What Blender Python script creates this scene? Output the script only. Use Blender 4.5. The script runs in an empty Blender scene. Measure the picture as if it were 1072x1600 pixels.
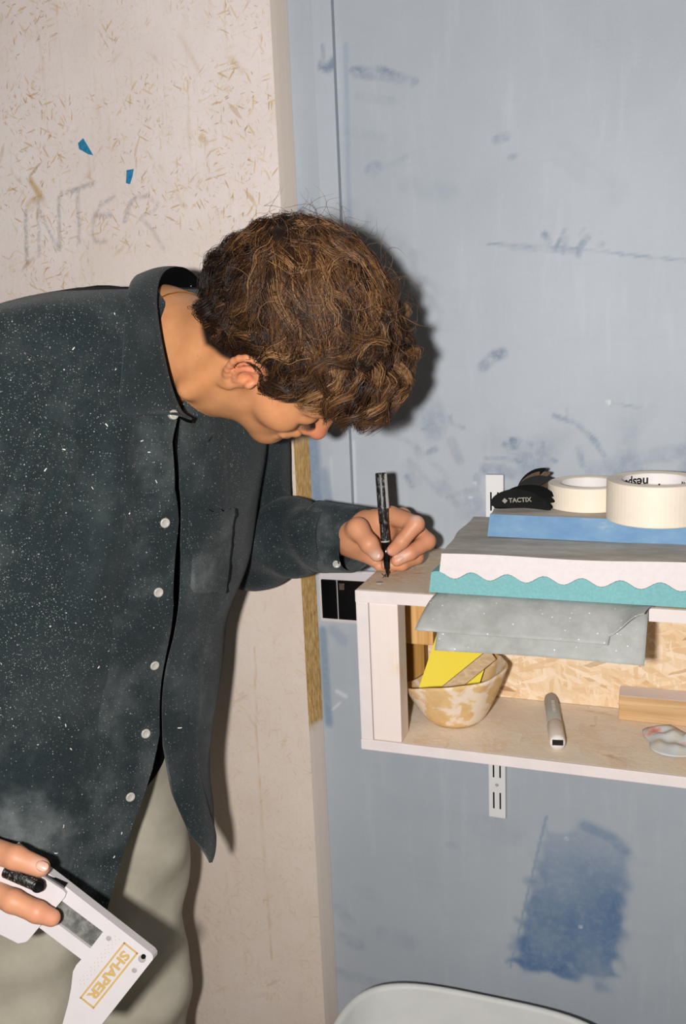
import bpy, bmesh, math, random
import numpy as np
from mathutils import Matrix, Vector

random.seed(7)
rng = np.random.default_rng(7)
S = bpy.context.scene
COL = S.collection
R_ = math.radians

# ------------------------------------------------------------------ camera
FPX, IW, IH = 1444.0, 1072, 1600
_y, _p, _r = R_(20), R_(-12), R_(2.5)
CC = np.array([0.0, -1.25, 1.45])
CF = np.array([-math.sin(_y) * math.cos(_p), math.cos(_y) * math.cos(_p), math.sin(_p)])
RT0 = np.array([math.cos(_y), math.sin(_y), 0.0])          # horizontal "right" of the camera
AW0 = np.array([-math.sin(_y), math.cos(_y), 0.0])         # horizontal "away"
CR = math.cos(_r) * RT0 - math.sin(_r) * np.cross(RT0, CF)
CU = np.cross(CR, CF)
cam_d = bpy.data.cameras.new('camera')
cam = bpy.data.objects.new('camera', cam_d)
COL.objects.link(cam)
m = Matrix.Identity(4)
for i in range(3):
    m[i][0], m[i][1], m[i][2], m[i][3] = CR[i], CU[i], -CF[i], CC[i]
cam.matrix_world = m
cam_d.sensor_width = 36
cam_d.lens = FPX / IH * 36
cam_d.clip_start = 0.02
S.camera = cam

# ------------------------------------------------------------------ world, flash, exposure
w = bpy.data.worlds.new('room_air')
S.world = w
w.use_nodes = True
w.node_tree.nodes['Background'].inputs[0].default_value = (1.0, 0.96, 0.92, 1)
w.node_tree.nodes['Background'].inputs[1].default_value = 0.07
ld = bpy.data.lights.new('camera_flash', 'POINT')
ld.energy = 78
ld.color = (1.0, 0.972, 0.95)
ld.shadow_soft_size = 0.026
lo_ = bpy.data.objects.new('camera_flash', ld)
lo_.location = tuple(CC - 0.125 * RT0 - 0.12 * AW0 + np.array([0, 0, 0.02]))
COL.objects.link(lo_)
S.view_settings.view_transform = 'Standard'
S.view_settings.look = 'None'
S.view_settings.exposure = 0.0
S.view_settings.gamma = 1.0
S.view_settings.use_curve_mapping = False


# ------------------------------------------------------------------ coordinate helpers
def ray(x, y):
    return CF + CR * ((x - IW / 2) / FPX) + CU * ((IH / 2 - y) / FPX)
def at(x, y, D):
    return CC + D * ray(x, y)
def onY(x, y, Y):
    r = ray(x, y); return CC + r * ((Y - CC[1]) / r[1])
def onZ(x, y, Z):
    r = ray(x, y); return CC + r * ((Z - CC[2]) / r[2])
def proj(P):
    v = np.asarray(P, float) - CC
    z = v @ CF
    return np.stack([IW / 2 + FPX * (v @ CR) / z, IH / 2 - FPX * (v @ CU) / z], -1)
def nrm(v):
    v = np.asarray(v, float); return v / np.linalg.norm(v)
def smooth(e0, e1, x):
    t = np.clip((x - e0) / (e1 - e0), 0, 1); return t * t * (3 - 2 * t)
def interp_rows(keys, x, cols):
    k = np.array(keys, float); return [np.interp(x, k[:, 0], k[:, c]) for c in cols]
def catmull(keys, x):
    """smooth interpolation of a table keyed by its first column; x any array"""
    k = np.array(keys, float); xs = k[:, 0]; x = np.clip(np.asarray(x, float), xs[0], xs[-1])
    i = np.clip(np.searchsorted(xs, x, side='right') - 1, 0, len(xs) - 2)
    h = xs[i + 1] - xs[i]; t = ((x - xs[i]) / h)[..., None]
    v = k[:, 1:]
    mt = np.zeros_like(v)
    mt[1:-1] = (v[2:] - v[:-2]) / (xs[2:] - xs[:-2])[:, None]
    mt[0] = (v[1] - v[0]) / (xs[1] - xs[0]); mt[-1] = (v[-1] - v[-2]) / (xs[-1] - xs[-2])
    h = h[..., None]
    return ((2 * t**3 - 3 * t**2 + 1) * v[i] + (t**3 - 2 * t**2 + t) * h * mt[i]
            + (-2 * t**3 + 3 * t**2) * v[i + 1] + (t**3 - t**2) * h * mt[i + 1])
class SineNoise:
    def __init__(s, seed, freq, n=26):
        g = np.random.default_rng(seed)
        d = g.normal(size=(n, 3)); d /= np.linalg.norm(d, axis=1)[:, None]
        s.k = d * freq * g.uniform(0.5, 1.6, (n, 1)); s.ph = g.uniform(0, 6.28, n); s.n = n
    def __call__(s, P):
        return np.sin(np.asarray(P) @ s.k.T + s.ph).sum(-1) / math.sqrt(s.n / 2)


# ------------------------------------------------------------------ object helpers
ORIG = {}
def link(o, parent, origin):
    COL.objects.link(o)
    if parent is not None:
        o.parent = parent
        o.location = tuple(np.asarray(origin) - ORIG[parent.name])
    else:
        o.location = tuple(origin)
    ORIG[o.name] = np.asarray(origin, float)
    return o
def mk(name, verts, faces, mat, parent=None, origin=None, sm=False, attrs=None, mat_idx=None):
    V = np.asarray(verts, float)
    if origin is None:
        if parent is not None:
            origin = ORIG[parent.name]
        else:
            lo, hi = V.min(0), V.max(0); origin = np.array([(lo[0] + hi[0]) / 2, (lo[1] + hi[1]) / 2, lo[2]])
    origin = np.asarray(origin, float)
    me = bpy.data.meshes.new(name)
    me.from_pydata((V - origin).tolist(), [], faces if isinstance(faces, list) else faces.tolist())
    for mm in (mat if isinstance(mat, (list, tuple)) else [mat]):
        me.materials.append(mm)
    if mat_idx is not None:
        me.polygons.foreach_set('material_index', np.asarray(mat_idx, np.int32))
    if sm:
        me.polygons.foreach_set('use_smooth', np.ones(len(me.polygons), bool))
    for k, a in (attrs or {}).items():
        at_ = me.attributes.new(k, 'FLOAT', 'POINT'); at_.data.foreach_set('value', np.asarray(a, np.float32))
    me.update()
    return link(bpy.data.objects.new(name, me), parent, origin)
def empty(name, loc):
    o = bpy.data.objects.new(name, None); o.empty_display_size = 0.03
    return link(o, None, np.asarray(loc, float))
def tag(o, label, cat, group=None):
    o['label'] = label; o['category'] = cat
    if group: o['group'] = group
    return o
def struct(o, label=None, cat=None):
    o['kind'] = 'structure'
    if label: o['label'] = label
    if cat: o['category'] = cat
    return o
def solidify(o, t, offset=0.0):
    md = o.modifiers.new('thickness', 'SOLIDIFY'); md.thickness = t; md.offset = offset; return o
def subsurf(o, n=1):
    md = o.modifiers.new('soft', 'SUBSURF'); md.levels = n; md.render_levels = n; return o
def boxm(c, size, bev=0.0, axes=None, seg=2):
    bm = bmesh.new(); bmesh.ops.create_cube(bm, size=1.0)
    for v in bm.verts: v.co = Vector((v.co.x * size[0], v.co.y * size[1], v.co.z * size[2]))
    if bev > 0:
        bmesh.ops.bevel(bm, geom=list(bm.edges), offset=bev, segments=seg, affect='EDGES', profile=0.6)
    V = np.array([v.co[:] for v in bm.verts]); F = [[v.index for v in f.verts] for f in bm.faces]
    bm.free()
    A = np.eye(3) if axes is None else np.array(axes)       # rows: local x, y, z in world
    return V @ A + np.asarray(c), F
def box(name, lo, hi, mat, parent=None, bev=0.0015, **k):
    lo, hi = np.array(lo, float), np.array(hi, float)
    V, F = boxm((lo + hi) / 2, hi - lo, bev); return mk(name, V, F, mat, parent, **k)
def join(parts):
    VV, FF, n = [], [], 0
    for V, F in parts:
        VV.append(np.asarray(V)); FF += [[i + n for i in f] for f in F]; n += len(V)
    return np.concatenate(VV), FF
def gridF(nu, nv, wrapu=False):
    F = []
    for i in range(nu if wrapu else nu - 1):
        i2 = (i + 1) % nu
        for j in range(nv - 1):
            F.append([i * nv + j, i2 * nv + j, i2 * nv + j + 1, i * nv + j + 1])
    return F
def frame(d):
    d = nrm(d); a = np.array([0, 0, 1.0]) if abs(d[2]) < 0.9 else np.array([1.0, 0, 0])
    x = nrm(np.cross(a, d)); return x, np.cross(d, x), d
def lathe(base, axis, prof, n=40, close=False):
    """prof: list of (r, h) along axis from base"""
    x, y, d = frame(axis); V = []
    th = np.arange(n) * 2 * math.pi / n
    for t in th:
        for r, h in prof: V.append(np.asarray(base) + (x * math.cos(t) + y * math.sin(t)) * r + d * h)
    F = gridF(n, len(prof), True)
    if close:
        m_ = len(prof)
        F += [[i * m_ + m_ - 1, ((i + 1) % n) * m_ + m_ - 1, ((i + 1) % n) * m_, i * m_] for i in range(n)]
    return np.array(V), F
def tube(P, r, n=8, cap=True):
    P = np.asarray(P, float); r = np.broadcast_to(np.asarray(r, float), (len(P),))
    T = np.gradient(P, axis=0); V = []; x = None
    for i in range(len(P)):
        t = nrm(T[i])
        if x is None: x = frame(t)[0]
        x = nrm(x - t * (x @ t)); y = np.cross(t, x)
        for k in range(n):
            a = 2 * math.pi * k / n; V.append(P[i] + r[i] * (x * math.cos(a) + y * math.sin(a)))
    F = []
    for i in range(len(P) - 1):
        for k in range(n):
            k2 = (k + 1) % n; F.append([i * n + k, i * n + k2, (i + 1) * n + k2, (i + 1) * n + k])
    if cap:
        F.append(list(range(n))[::-1]); F.append([(len(P) - 1) * n + k for k in range(n)])
    return np.array(V), F
def extrude_poly(P3, vec):
    """polygon (world pts) extruded by vec, n-gon caps"""
    P3 = np.asarray(P3, float); n = len(P3); V = np.concatenate([P3, P3 + np.asarray(vec)])
    F = [list(range(n))[::-1], list(range(n, 2 * n))] + [[i, (i + 1) % n, n + (i + 1) % n, n + i] for i in range(n)]
    return V, F
def text_mesh(body, size, bold=0.0):
    cu = bpy.data.curves.new('lettering', 'FONT'); cu.body = body; cu.size = size; cu.offset = bold
    cu.align_x = 'CENTER'; cu.align_y = 'CENTER'; cu.resolution_u = 3
    o = bpy.data.objects.new('lettering', cu); COL.objects.link(o)
    dg = bpy.context.evaluated_depsgraph_get(); me = bpy.data.meshes.new_from_object(o.evaluated_get(dg))
    V = np.array([v.co[:] for v in me.vertices]); F = [list(p.vertices) for p in me.polygons]
    bpy.data.objects.remove(o); bpy.data.curves.remove(cu); bpy.data.meshes.remove(me)
    return V, F
def resolve(P, n):
    """resample a polyline smoothly to n points"""
    P = np.asarray(P, float); s = np.r_[0, np.cumsum(np.linalg.norm(np.diff(P, axis=0), axis=1))]
    return catmull(np.c_[s, P], np.linspace(0, s[-1], n))


# ------------------------------------------------------------------ materials
def srgb(r, g, b):
    f = lambda c: ((c / 255 + 0.055) / 1.055) ** 2.4 if c > 10.3 else c / 255 / 12.92
    return (f(r), f(g), f(b), 1)
class NT:
    def __init__(s, name):
        s.m = bpy.data.materials.new(name); s.m.use_nodes = True; s.t = s.m.node_tree
        s.b = s.t.nodes['Principled BSDF']; s._c = None
    def n(s, typ, ins=None, **props):
        nd = s.t.nodes.new(typ)
        for k, v in props.items(): setattr(nd, k, v)
        for k, v in (ins or {}).items(): s.set(nd.inputs[k], v)
        return nd
    def set(s, sock, v):
        if isinstance(v, bpy.types.NodeSocket): s.t.links.new(v, sock)
        else: sock.default_value = v
    def co(s):
        if s._c is None: s._c = s.n('ShaderNodeTexCoord').outputs['Object']
        return s._c
    def map(s, scale=(1, 1, 1), rot=(0, 0, 0), loc=(0, 0, 0), vec=None):
        return s.n('ShaderNodeMapping', {'Vector': vec or s.co(), 'Scale': scale, 'Rotation': rot, 'Location': loc}).outputs[0]
    def noise(s, scale, detail=4, rough=0.6, vec=None, dist=0.0):
        return s.n('ShaderNodeTexNoise', {'Vector': vec or s.co(), 'Scale': scale, 'Detail': detail, 'Roughness': rough, 'Distortion': dist}).outputs[0]
    def voro(s, scale, vec=None, feature='F1', out='Distance'):
        return s.n('ShaderNodeTexVoronoi', {'Vector': vec or s.co(), 'Scale': scale}, feature=feature).outputs[out]
    def ramp(s, fac, stops, interp='LINEAR'):
        nd = s.n('ShaderNodeValToRGB', {'Fac': fac}); cr = nd.color_ramp; cr.interpolation = interp
        while len(cr.elements) < len(stops): cr.elements.new(0.5)
        for e, (p, c) in zip(cr.elements, stops): e.position = p; e.color = c if len(c) == 4 else (*c, 1)
        return nd.outputs[0]
    def step(s, fac, a, b):
        return s.n('ShaderNodeMapRange', {'Value': fac, 'From Min': a, 'From Max': b}, interpolation_type='SMOOTHSTEP').outputs[0]
    def math(s, op, a, b=0.0, clamp=False):
        nd = s.n('ShaderNodeMath', operation=op, use_clamp=clamp); s.set(nd.inputs[0], a); s.set(nd.inputs[1], b); return nd.outputs[0]
    def mix(s, fac, a, b, mode='MIX'):
        nd = s.n('ShaderNodeMix', data_type='RGBA', blend_type=mode)
        s.set(nd.inputs['Factor'], fac); s.set(nd.inputs[6], a); s.set(nd.inputs[7], b); return nd.outputs[2]
    def attr(s, name):
        return s.n('ShaderNodeAttribute', attribute_name=name).outputs['Fac']
    def sep(s, vec):
        return s.n('ShaderNodeSeparateColor', {'Color': vec}).outputs
    def bump(s, h, strength=0.3, dist=0.002):
        s.set(s.b.inputs['Normal'], s.n('ShaderNodeBump', {'Height': h, 'Strength': strength, 'Distance': dist}).outputs[0])
    def fin(s, col=None, rough=0.6, spec=0.3, **k):
        if col is not None: s.set(s.b.inputs['Base Color'], col)
        s.set(s.b.inputs['Roughness'], rough); s.b.inputs['Specular IOR Level'].default_value = spec
        for a, v in k.items(): s.set(s.b.inputs[a], v)
        return s.m
def plain(name, rgb, rough=0.6, spec=0.3, var=0.12, scale=40, bump=0.0, **k):
    t = NT(name); c = srgb(*rgb)
    d = tuple(x * (1 - var) for x in c[:3]) + (1,); e = tuple(min(1, x * (1 + var)) for x in c[:3]) + (1,)
    nz = t.noise(scale, 5, 0.65)
    if bump: t.bump(t.noise(scale * 8, 3), bump, 0.001)
    return t.fin(t.ramp(nz, [(0.3, d), (0.7, e)]), rough, spec, **k)
def flakes(t, angles, L, W, thr, seed=0):
    """masks + random values of straight wood strands lying at several angles (wall plane xz -> 2D)"""
    out = []
    for i, a in enumerate(angles):
        v = t.map((1, 1, 1), (0, R_(a), 0), (seed * 1.7 + i * 3.1, 0, i * 2.3))
        v = t.map((1 / L, 1.0 / W, 1 / W), vec=v)
        nd = t.n('ShaderNodeTexVoronoi', {'Vector': v, 'Scale': 1.0}, feature='F1')
        r = t.sep(nd.outputs['Color'])
        out.append((t.step(r[0], thr, thr + 0.02), r[1], nd.outputs['Distance']))
    return out
def m_painted_osb():
    t = NT('painted_strand_board')
    wv = t.n('ShaderNodeTexNoise', {'Vector': t.co(), 'Scale': 55.0, 'Detail': 2.0}).outputs['Color']
    t._c = t.n('ShaderNodeVectorMath', {0: t.co(), 1: t.n('ShaderNodeVectorMath', {0: wv, 'Scale': 0.0035}, operation='SCALE').outputs[0]}, operation='ADD').outputs[0]
    base = t.ramp(t.noise(6, 5, 0.6), [(0.3, srgb(224, 211, 204)), (0.7, srgb(236, 226, 222))])
    streak = t.noise(1.0, 6, 0.7, t.map((90, 90, 9)))
    base = t.mix(t.math('MULTIPLY', t.step(streak, 0.52, 0.8), 0.35), base, srgb(196, 166, 120))
    base = t.mix(t.math('MULTIPLY', t.math('SUBTRACT', 1.0, t.attr('flake'), True), 0.75), base, t.ramp(t.noise(5, 5, 0.65), [(0.3, srgb(206, 184, 158)), (0.7, srgb(224, 206, 186))]))
    grain = t.noise(330, 4, 0.75)
    base = t.mix(t.math('MULTIPLY', t.step(grain, 0.52, 0.78), 0.30), base, srgb(186, 160, 124))
    patch = t.step(t.noise(9, 4, 0.65), 0.40, 0.56)
    col = base
    for fi, (L, W, thr, st) in enumerate([(0.020, 0.0030, 0.955, 0.62), (0.034, 0.0065, 0.975, 0.62), (0.008, 0.0020, 0.95, 0.55)]):
        for mk_, rv, ds in flakes(t, [12, 48, 83, 118, 152] if fi != 1 else [35, 70, 125], L, W, thr, fi * 5 + 2):
            wood = t.ramp(rv, [(0.0, srgb(150, 110, 62)), (0.35, srgb(190, 150, 88)), (0.8, srgb(214, 184, 128)), (1, srgb(232, 214, 178))])
            edge = t.step(ds, 0.62, 0.35)
            f = t.math('MULTIPLY', t.math('MULTIPLY', mk_, edge), t.math('MULTIPLY', patch, st))
            hz = t.attr('flake'); f = t.math('MULTIPLY', f, hz)
            col = t.mix(f, col, wood)
    col = t.mix(t.math('MULTIPLY', t.attr('ink'), t.step(t.noise(160, 3, 0.7), 0.25, 0.6)), col, srgb(128, 128, 132))
    col = t.mix(t.math('MULTIPLY', t.attr('tan'), 0.85), col, t.ramp(t.noise(45, 4), [(0.3, srgb(176, 140, 84)), (0.7, srgb(212, 182, 128))]))
    t.bump(t.math('ADD', t.noise(160, 4, 0.6), t.math('MULTIPLY', streak, 0.8)), 0.25, 0.0012)
    return t.fin(col, 0.62, 0.25)
def m_raw_osb(name, dust, seed=0, rotx=0.0, dc=(224, 214, 200)):
    t = NT(name); t._c = t.map((1, 1, 1), (R_(rotx), 0, 0))
    wv = t.n('ShaderNodeTexNoise', {'Vector': t.co(), 'Scale': 40.0, 'Detail': 3.0}).outputs['Color']
    t._c = t.n('ShaderNodeVectorMath', {0: t.co(), 1: t.n('ShaderNodeVectorMath', {0: wv, 'Scale': 0.007}, operation='SCALE').outputs[0]}, operation='ADD').outputs[0]
    col = t.ramp(t.noise(18, 4), [(0.3, srgb(212, 176, 126)), (0.7, srgb(234, 206, 160))])
    k = 0
    for L, W, thr in [(0.06, 0.015, 0.35), (0.045, 0.010, 0.5), (0.026, 0.005, 0.72)]:
        for mk_, rv, ds in flakes(t, [20 + 37 * k, 75 + 41 * k, 140 + 29 * k], L, W, thr, seed + k):
            wood = t.ramp(rv, [(0.0, srgb(150, 106, 62)), (0.05, srgb(214, 180, 138)), (0.5, srgb(228, 200, 164)), (1, srgb(238, 220, 196))])
            col = t.mix(t.math('MULTIPLY', mk_, 0.75), col, wood)
        k += 1
    col = t.mix(t.math('MULTIPLY', t.step(t.noise(14, 5, 0.7), 0.62 - 0.5 * dust, 0.9 - 0.4 * dust), min(dust, 0.74)), col, srgb(*dc))
    t.bump(t.noise(220, 4), 0.4, 0.0012)
    return t.fin(col, 0.7, 0.2)
def m_pine(name, a, b, axis=2, rough=0.6, white=0.0):
    t = NT(name); sc = [160, 160, 160]; sc[axis] = 6
    g = t.noise(1.0, 5, 0.6, t.map(tuple(sc)), 0.6)
    col = t.ramp(g, [(0.3, srgb(*a)), (0.68, srgb(*b))])
    if white: col = t.mix(t.math('MULTIPLY', t.step(t.noise(16, 4, 0.65), 0.72 - white * 0.6, 0.95 - white * 0.6), 0.93), col, srgb(226, 212, 206))
    t.bump(g, 0.15, 0.001)
    return t.fin(col, rough, 0.25)
def m_wall():
    t = NT('blue_wall_paint')
    base = t.ramp(t.noise(3.5, 6, 0.62), [(0.28, srgb(160, 168, 176)), (0.72, srgb(176, 182, 189))])
    br = t.noise(1.0, 5, 0.7, t.map((40, 40, 5)), 0.3)
    base = t.mix(t.math('MULTIPLY', t.step(br, 0.5, 0.78), 0.30), base, srgb(192, 198, 205))
    br2 = t.noise(1.0, 5, 0.7, t.map((5, 5, 120)), 0.3)
    base = t.mix(t.math('MULTIPLY', t.step(br2, 0.52, 0.8), 0.18), base, srgb(146, 160, 171))
    fine = t.noise(420, 2, 0.6)
    base = t.mix(t.math('MULTIPLY', t.step(fine, 0.35, 0.75), 0.10), base, srgb(195, 200, 206))
    tex = t.step(t.noise(70, 5, 0.7), 0.2, 0.62)
    col = t.mix(t.math('MULTIPLY', t.attr('scuff'), tex), base, srgb(94, 114, 138))
    col = t.mix(t.math('MULTIPLY', t.attr('deep'), t.math('ADD', t.math('MULTIPLY', tex, 0.35), 0.65)), col, srgb(78, 112, 150))
    col = t.mix(t.attr('pale'), col, srgb(218, 222, 226))
    t.bump(t.math('ADD', t.math('MULTIPLY', br, 0.8), t.math('MULTIPLY', t.noise(150, 4), 0.5)), 0.18, 0.0012)
    return t.fin(col, 0.5, 0.3)
def m_shirt():
    t = NT('charcoal_wool_cloth')
    base = t.ramp(t.noise(900, 3, 0.7), [(0.25, srgb(18, 25, 27)), (0.75, srgb(44, 55, 57))])
    smear = t.math('MULTIPLY', t.step(t.noise(11, 6, 0.66), 0.40, 0.82), t.math('ADD', t.math('MULTIPLY', t.attr('dust'), 0.70), 0.10))
    base = t.mix(smear, base, srgb(116, 122, 122))
    for sc, pr, r0, st, sd in [(190, 0.50, 0.15, 0.85, 0), (90, 0.85, 0.095, 1.0, 3), (460, 0.25, 0.28, 0.50, 6)]:
        nd = t.n('ShaderNodeTexVoronoi', {'Vector': t.map((1, 1, 1), (0, 0, 0), (sd, sd, 0)), 'Scale': sc}, feature='F1')
        c = t.sep(nd.outputs['Color'])
        thr = t.math('SUBTRACT', 1.0, t.math('MULTIPLY', t.attr('specks'), 1 - pr))
        f = t.math('MULTIPLY', t.math('GREATER_THAN', c[0], thr), t.step(nd.outputs['Distance'], r0, r0 * 0.55))
        base = t.mix(t.math('MULTIPLY', f, t.math('MULTIPLY', c[1], st)), base, srgb(205, 205, 198))
    t.bump(t.math('ADD', t.noise(520, 3, 0.7), t.noise(120, 3, 0.6)), 0.55, 0.0012)
    return t.fin(base, 0.92, 0.12, **{'Sheen Weight': 0.12, 'Sheen Roughness': 0.5})
def m_skin():
    t = NT('skin')
    base = t.ramp(t.noise(30, 5, 0.6), [(0.3, srgb(190, 128, 84)), (0.7, srgb(208, 148, 102))])
    base = t.mix(t.math('MULTIPLY', t.attr('red'), 0.75), base, srgb(206, 118, 92))
    base = t.mix(t.math('MULTIPLY', t.attr('light'), 0.8), base, srgb(216, 160, 128))
    base = t.mix(t.attr('pale'), base, srgb(222, 196, 180))
    base = t.mix(t.attr('dark'), base, srgb(66, 38, 24))
    base = t.mix(t.attr('scalp'), base, srgb(24, 15, 10))
    t.bump(t.noise(420, 3, 0.6), 0.12, 0.0008)
    return t.fin(base, 0.48, 0.4, **{'Subsurface Weight': 0.12, 'Subsurface Radius': (0.010, 0.004, 0.002), 'Subsurface Scale': 0.4})
def m_hair():
    t = NT('brown_hair')
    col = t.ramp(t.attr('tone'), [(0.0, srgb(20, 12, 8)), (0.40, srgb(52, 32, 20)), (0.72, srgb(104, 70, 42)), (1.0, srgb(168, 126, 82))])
    return t.fin(col, 0.38, 0.45)

M = {}
M['wall'] = m_wall()
M['osb_painted'] = m_painted_osb()
M['osb_back'] = m_raw_osb('raw_strand_board', 0.25, 3)
M['osb_flat'] = m_raw_osb('dusty_strand_board', 0.9, 11, 90)
M['osb_top'] = m_raw_osb('grey_dusty_strand_board', 0.80, 19, 90, (206, 196, 178))
t = NT('raw_board_edge')
M['osb_edge'] = t.fin(t.mix(t.math('MULTIPLY', t.attr('white'), 0.92), t.ramp(t.noise(1.0, 5, 0.7, t.map((300, 300, 70))), [(0.3, srgb(150, 112, 62)), (0.55, srgb(196, 160, 104)), (0.75, srgb(222, 196, 148))]), srgb(218, 207, 198)), 0.7, 0.2)
M['white_edge'] = plain('whitewashed_wood', (218, 207, 204), 0.6, 0.25, 0.05, 25, 0.15)
M['pine_white'] = m_pine('whitewashed_pine', (206, 176, 136), (232, 214, 190), 2, 0.6, 0.85)
M['pine'] = m_pine('bare_pine', (190, 140, 78), (226, 182, 120), 2)
M['pine_dark'] = m_pine('aged_pine', (158, 112, 52), (186, 140, 74), 2)
M['pine_x'] = m_pine('offcut_pine', (184, 146, 100), (214, 178, 134), 0)
M['floor'] = plain('concrete_floor', (128, 124, 118), 0.8, 0.2, 0.15, 8, 0.3)
M['teal'] = plain('teal_foam', (130, 184, 186), 0.85, 0.15, 0.10, 300, 0.7)
M['whitefoam'] = plain('white_foam', (220, 210, 208), 0.85, 0.15, 0.04, 120, 0.4)
t = NT('dusty_grey_foam_top'); M['greytop'] = t.fin(t.ramp(t.noise(1.0, 6, 0.7, t.map((16, 45, 45))), [(0.28, srgb(160, 153, 142)), (0.55, srgb(190, 184, 175)), (0.8, srgb(216, 211, 204))]), 0.9, 0.1)
t = NT('blue_foam'); M['bluefoam'] = t.fin(t.ramp(t.noise(1.0, 5, 0.65, t.map((30, 30, 60))), [(0.3, srgb(106, 142, 178)), (0.62, srgb(122, 156, 186)), (0.85, srgb(168, 186, 198))]), 0.8, 0.15)
t = NT('abrasive_sheet'); _n = t.ramp(t.noise(28, 6, 0.68), [(0.3, srgb(148, 149, 144)), (0.6, srgb(170, 171, 167)), (0.85, srgb(200, 202, 200))])
_v = t.n('ShaderNodeTexVoronoi', {'Vector': t.co(), 'Scale': 260.0}, feature='F1'); _c = t.sep(_v.outputs['Color'])
M['sheet'] = t.fin(t.mix(t.math('MULTIPLY', t.math('GREATER_THAN', _c[0], 0.92), t.step(_v.outputs['Distance'], 0.3, 0.12)), _n, srgb(225, 228, 228)), 0.85, 0.2)
M['tape'] = plain('masking_tape', (234, 221, 202), 0.55, 0.3, 0.03, 60)
M['core'] = plain('tape_core_card', (232, 226, 222), 0.6, 0.25, 0.03, 60)
M['ink'] = plain('black_print', (30, 27, 26), 0.6, 0.2, 0.0)
M['blackmetal'] = plain('black_enamel_metal', (14, 14, 14), 0.3, 0.5, 0.3, 60)
M['bronze'] = plain('worn_bare_metal', (150, 128, 108), 0.3, 0.5, 0.3, 120, 0.0, Metallic=0.8)
M['printgrey'] = plain('pale_print', (150, 146, 132), 0.6, 0.2, 0.1, 400)
M['whiteplastic'] = plain('white_plastic', (208, 202, 202), 0.4, 0.4, 0.03, 30)
M['greyplastic'] = plain('grey_plastic', (166, 162, 158), 0.45, 0.4, 0.08, 60)
M['powdercoat'] = plain('white_powder_coat', (222, 220, 218), 0.45, 0.4, 0.03, 30)
M['dark'] = plain('recess_shade', (12, 11, 11), 0.7, 0.1, 0.1)  # near-black colour standing for the shade inside slots and holes
t = NT('black_gloss_plastic'); M['blackgloss'] = t.fin(t.mix(t.math('MULTIPLY', t.step(t.noise(60, 5, 0.7), 0.66, 0.85), 0.3), srgb(9, 9, 10), srgb(150, 150, 148)), 0.18, 0.5)
t = NT('scuffed_black_barrel'); M['barrel'] = t.fin(t.mix(t.math('MULTIPLY', t.step(t.noise(1.0, 5, 0.75, t.map((500, 500, 160))), 0.50, 0.66), 0.75), srgb(16, 16, 17), srgb(150, 150, 146)), 0.4, 0.5)
t = NT('plastered_bowl'); M['bowl'] = t.fin(t.mix(t.math('MULTIPLY', t.step(t.noise(42, 4, 0.55, None, 0.6), 0.47, 0.58), 0.85), t.ramp(t.noise(60, 3), [(0.3, srgb(206, 168, 112)), (0.7, srgb(220, 188, 138))]), srgb(230, 214, 196)), 0.6, 0.3)
t = NT('yellow_plastic'); M['yellow'] = t.fin(t.mix(t.math('MULTIPLY', t.step(t.noise(36, 5, 0.7), 0.55, 0.85), 0.45), srgb(226, 204, 48), srgb(236, 226, 150)), 0.55, 0.3)
M['stick'] = m_pine('dusty_stick_wood', (170, 140, 102), (206, 182, 148), 0, 0.7, 0.25)
M['markerbody'] = plain('marker_grey', (150, 146, 138), 0.5, 0.3, 0.12, 300)
M['markercap'] = plain('marker_white', (224, 216, 208), 0.5, 0.3, 0.05, 100)
t = NT('stained_rag'); M['rag'] = t.fin(t.ramp(t.noise(40, 3, 0.5), [(0.36, srgb(196, 192, 182)), (0.5, srgb(190, 198, 200)), (0.56, srgb(206, 176, 168)), (0.64, srgb(206, 128, 116))]), 0.9, 0.1)
M['gold'] = plain('gold_chain', (214, 160, 70), 0.25, 0.5, 0.1, 500, 0.0, Metallic=0.9)
M['goldprint'] = plain('gold_print', (196, 164, 104), 0.5, 0.3, 0.05, 200)
t = NT('smoked_window'); M['window'] = t.fin(t.ramp(t.noise(70, 6, 0.72), [(0.32, srgb(66, 67, 66)), (0.5, srgb(104, 104, 100)), (0.75, srgb(160, 158, 150))]), 0.35, 0.5)
M['bluetape'] = plain('blue_tape_scrap', (46, 128, 168), 0.6, 0.3, 0.35, 150)
M['shirt'] = m_shirt()
M['tee'] = plain('black_tee_cloth', (12, 13, 15), 0.95, 0.05, 0.2, 200)
t = NT('khaki_trouser_cloth'); _w = t.noise(700, 2)
M['trousers'] = t.fin(t.ramp(t.noise(14, 6, 0.6), [(0.3, srgb(168, 161, 144)), (0.7, srgb(190, 183, 166))]), 0.9, 0.12); t.bump(_w, 0.3, 0.0008)
M['shoe'] = plain('dark_shoe_leather', (40, 36, 32), 0.5, 0.3, 0.2, 40)
M['button'] = plain('pearl_button', (176, 172, 164), 0.3, 0.5, 0.08, 300)
M['lint'] = plain('white_shaving', (226, 222, 214), 0.8, 0.2, 0.05, 100)
M['skin'] = m_skin()
M['hair'] = m_hair()
M['nail'] = plain('fingernail', (214, 170, 150), 0.35, 0.45, 0.10, 300)
M['lash'] = plain('dark_brow_hair', (28, 18, 12), 0.6, 0.2, 0.2, 200)
M['bin'] = plain('white_bin_plastic', (214, 214, 210), 0.5, 0.35, 0.04, 20)


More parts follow.
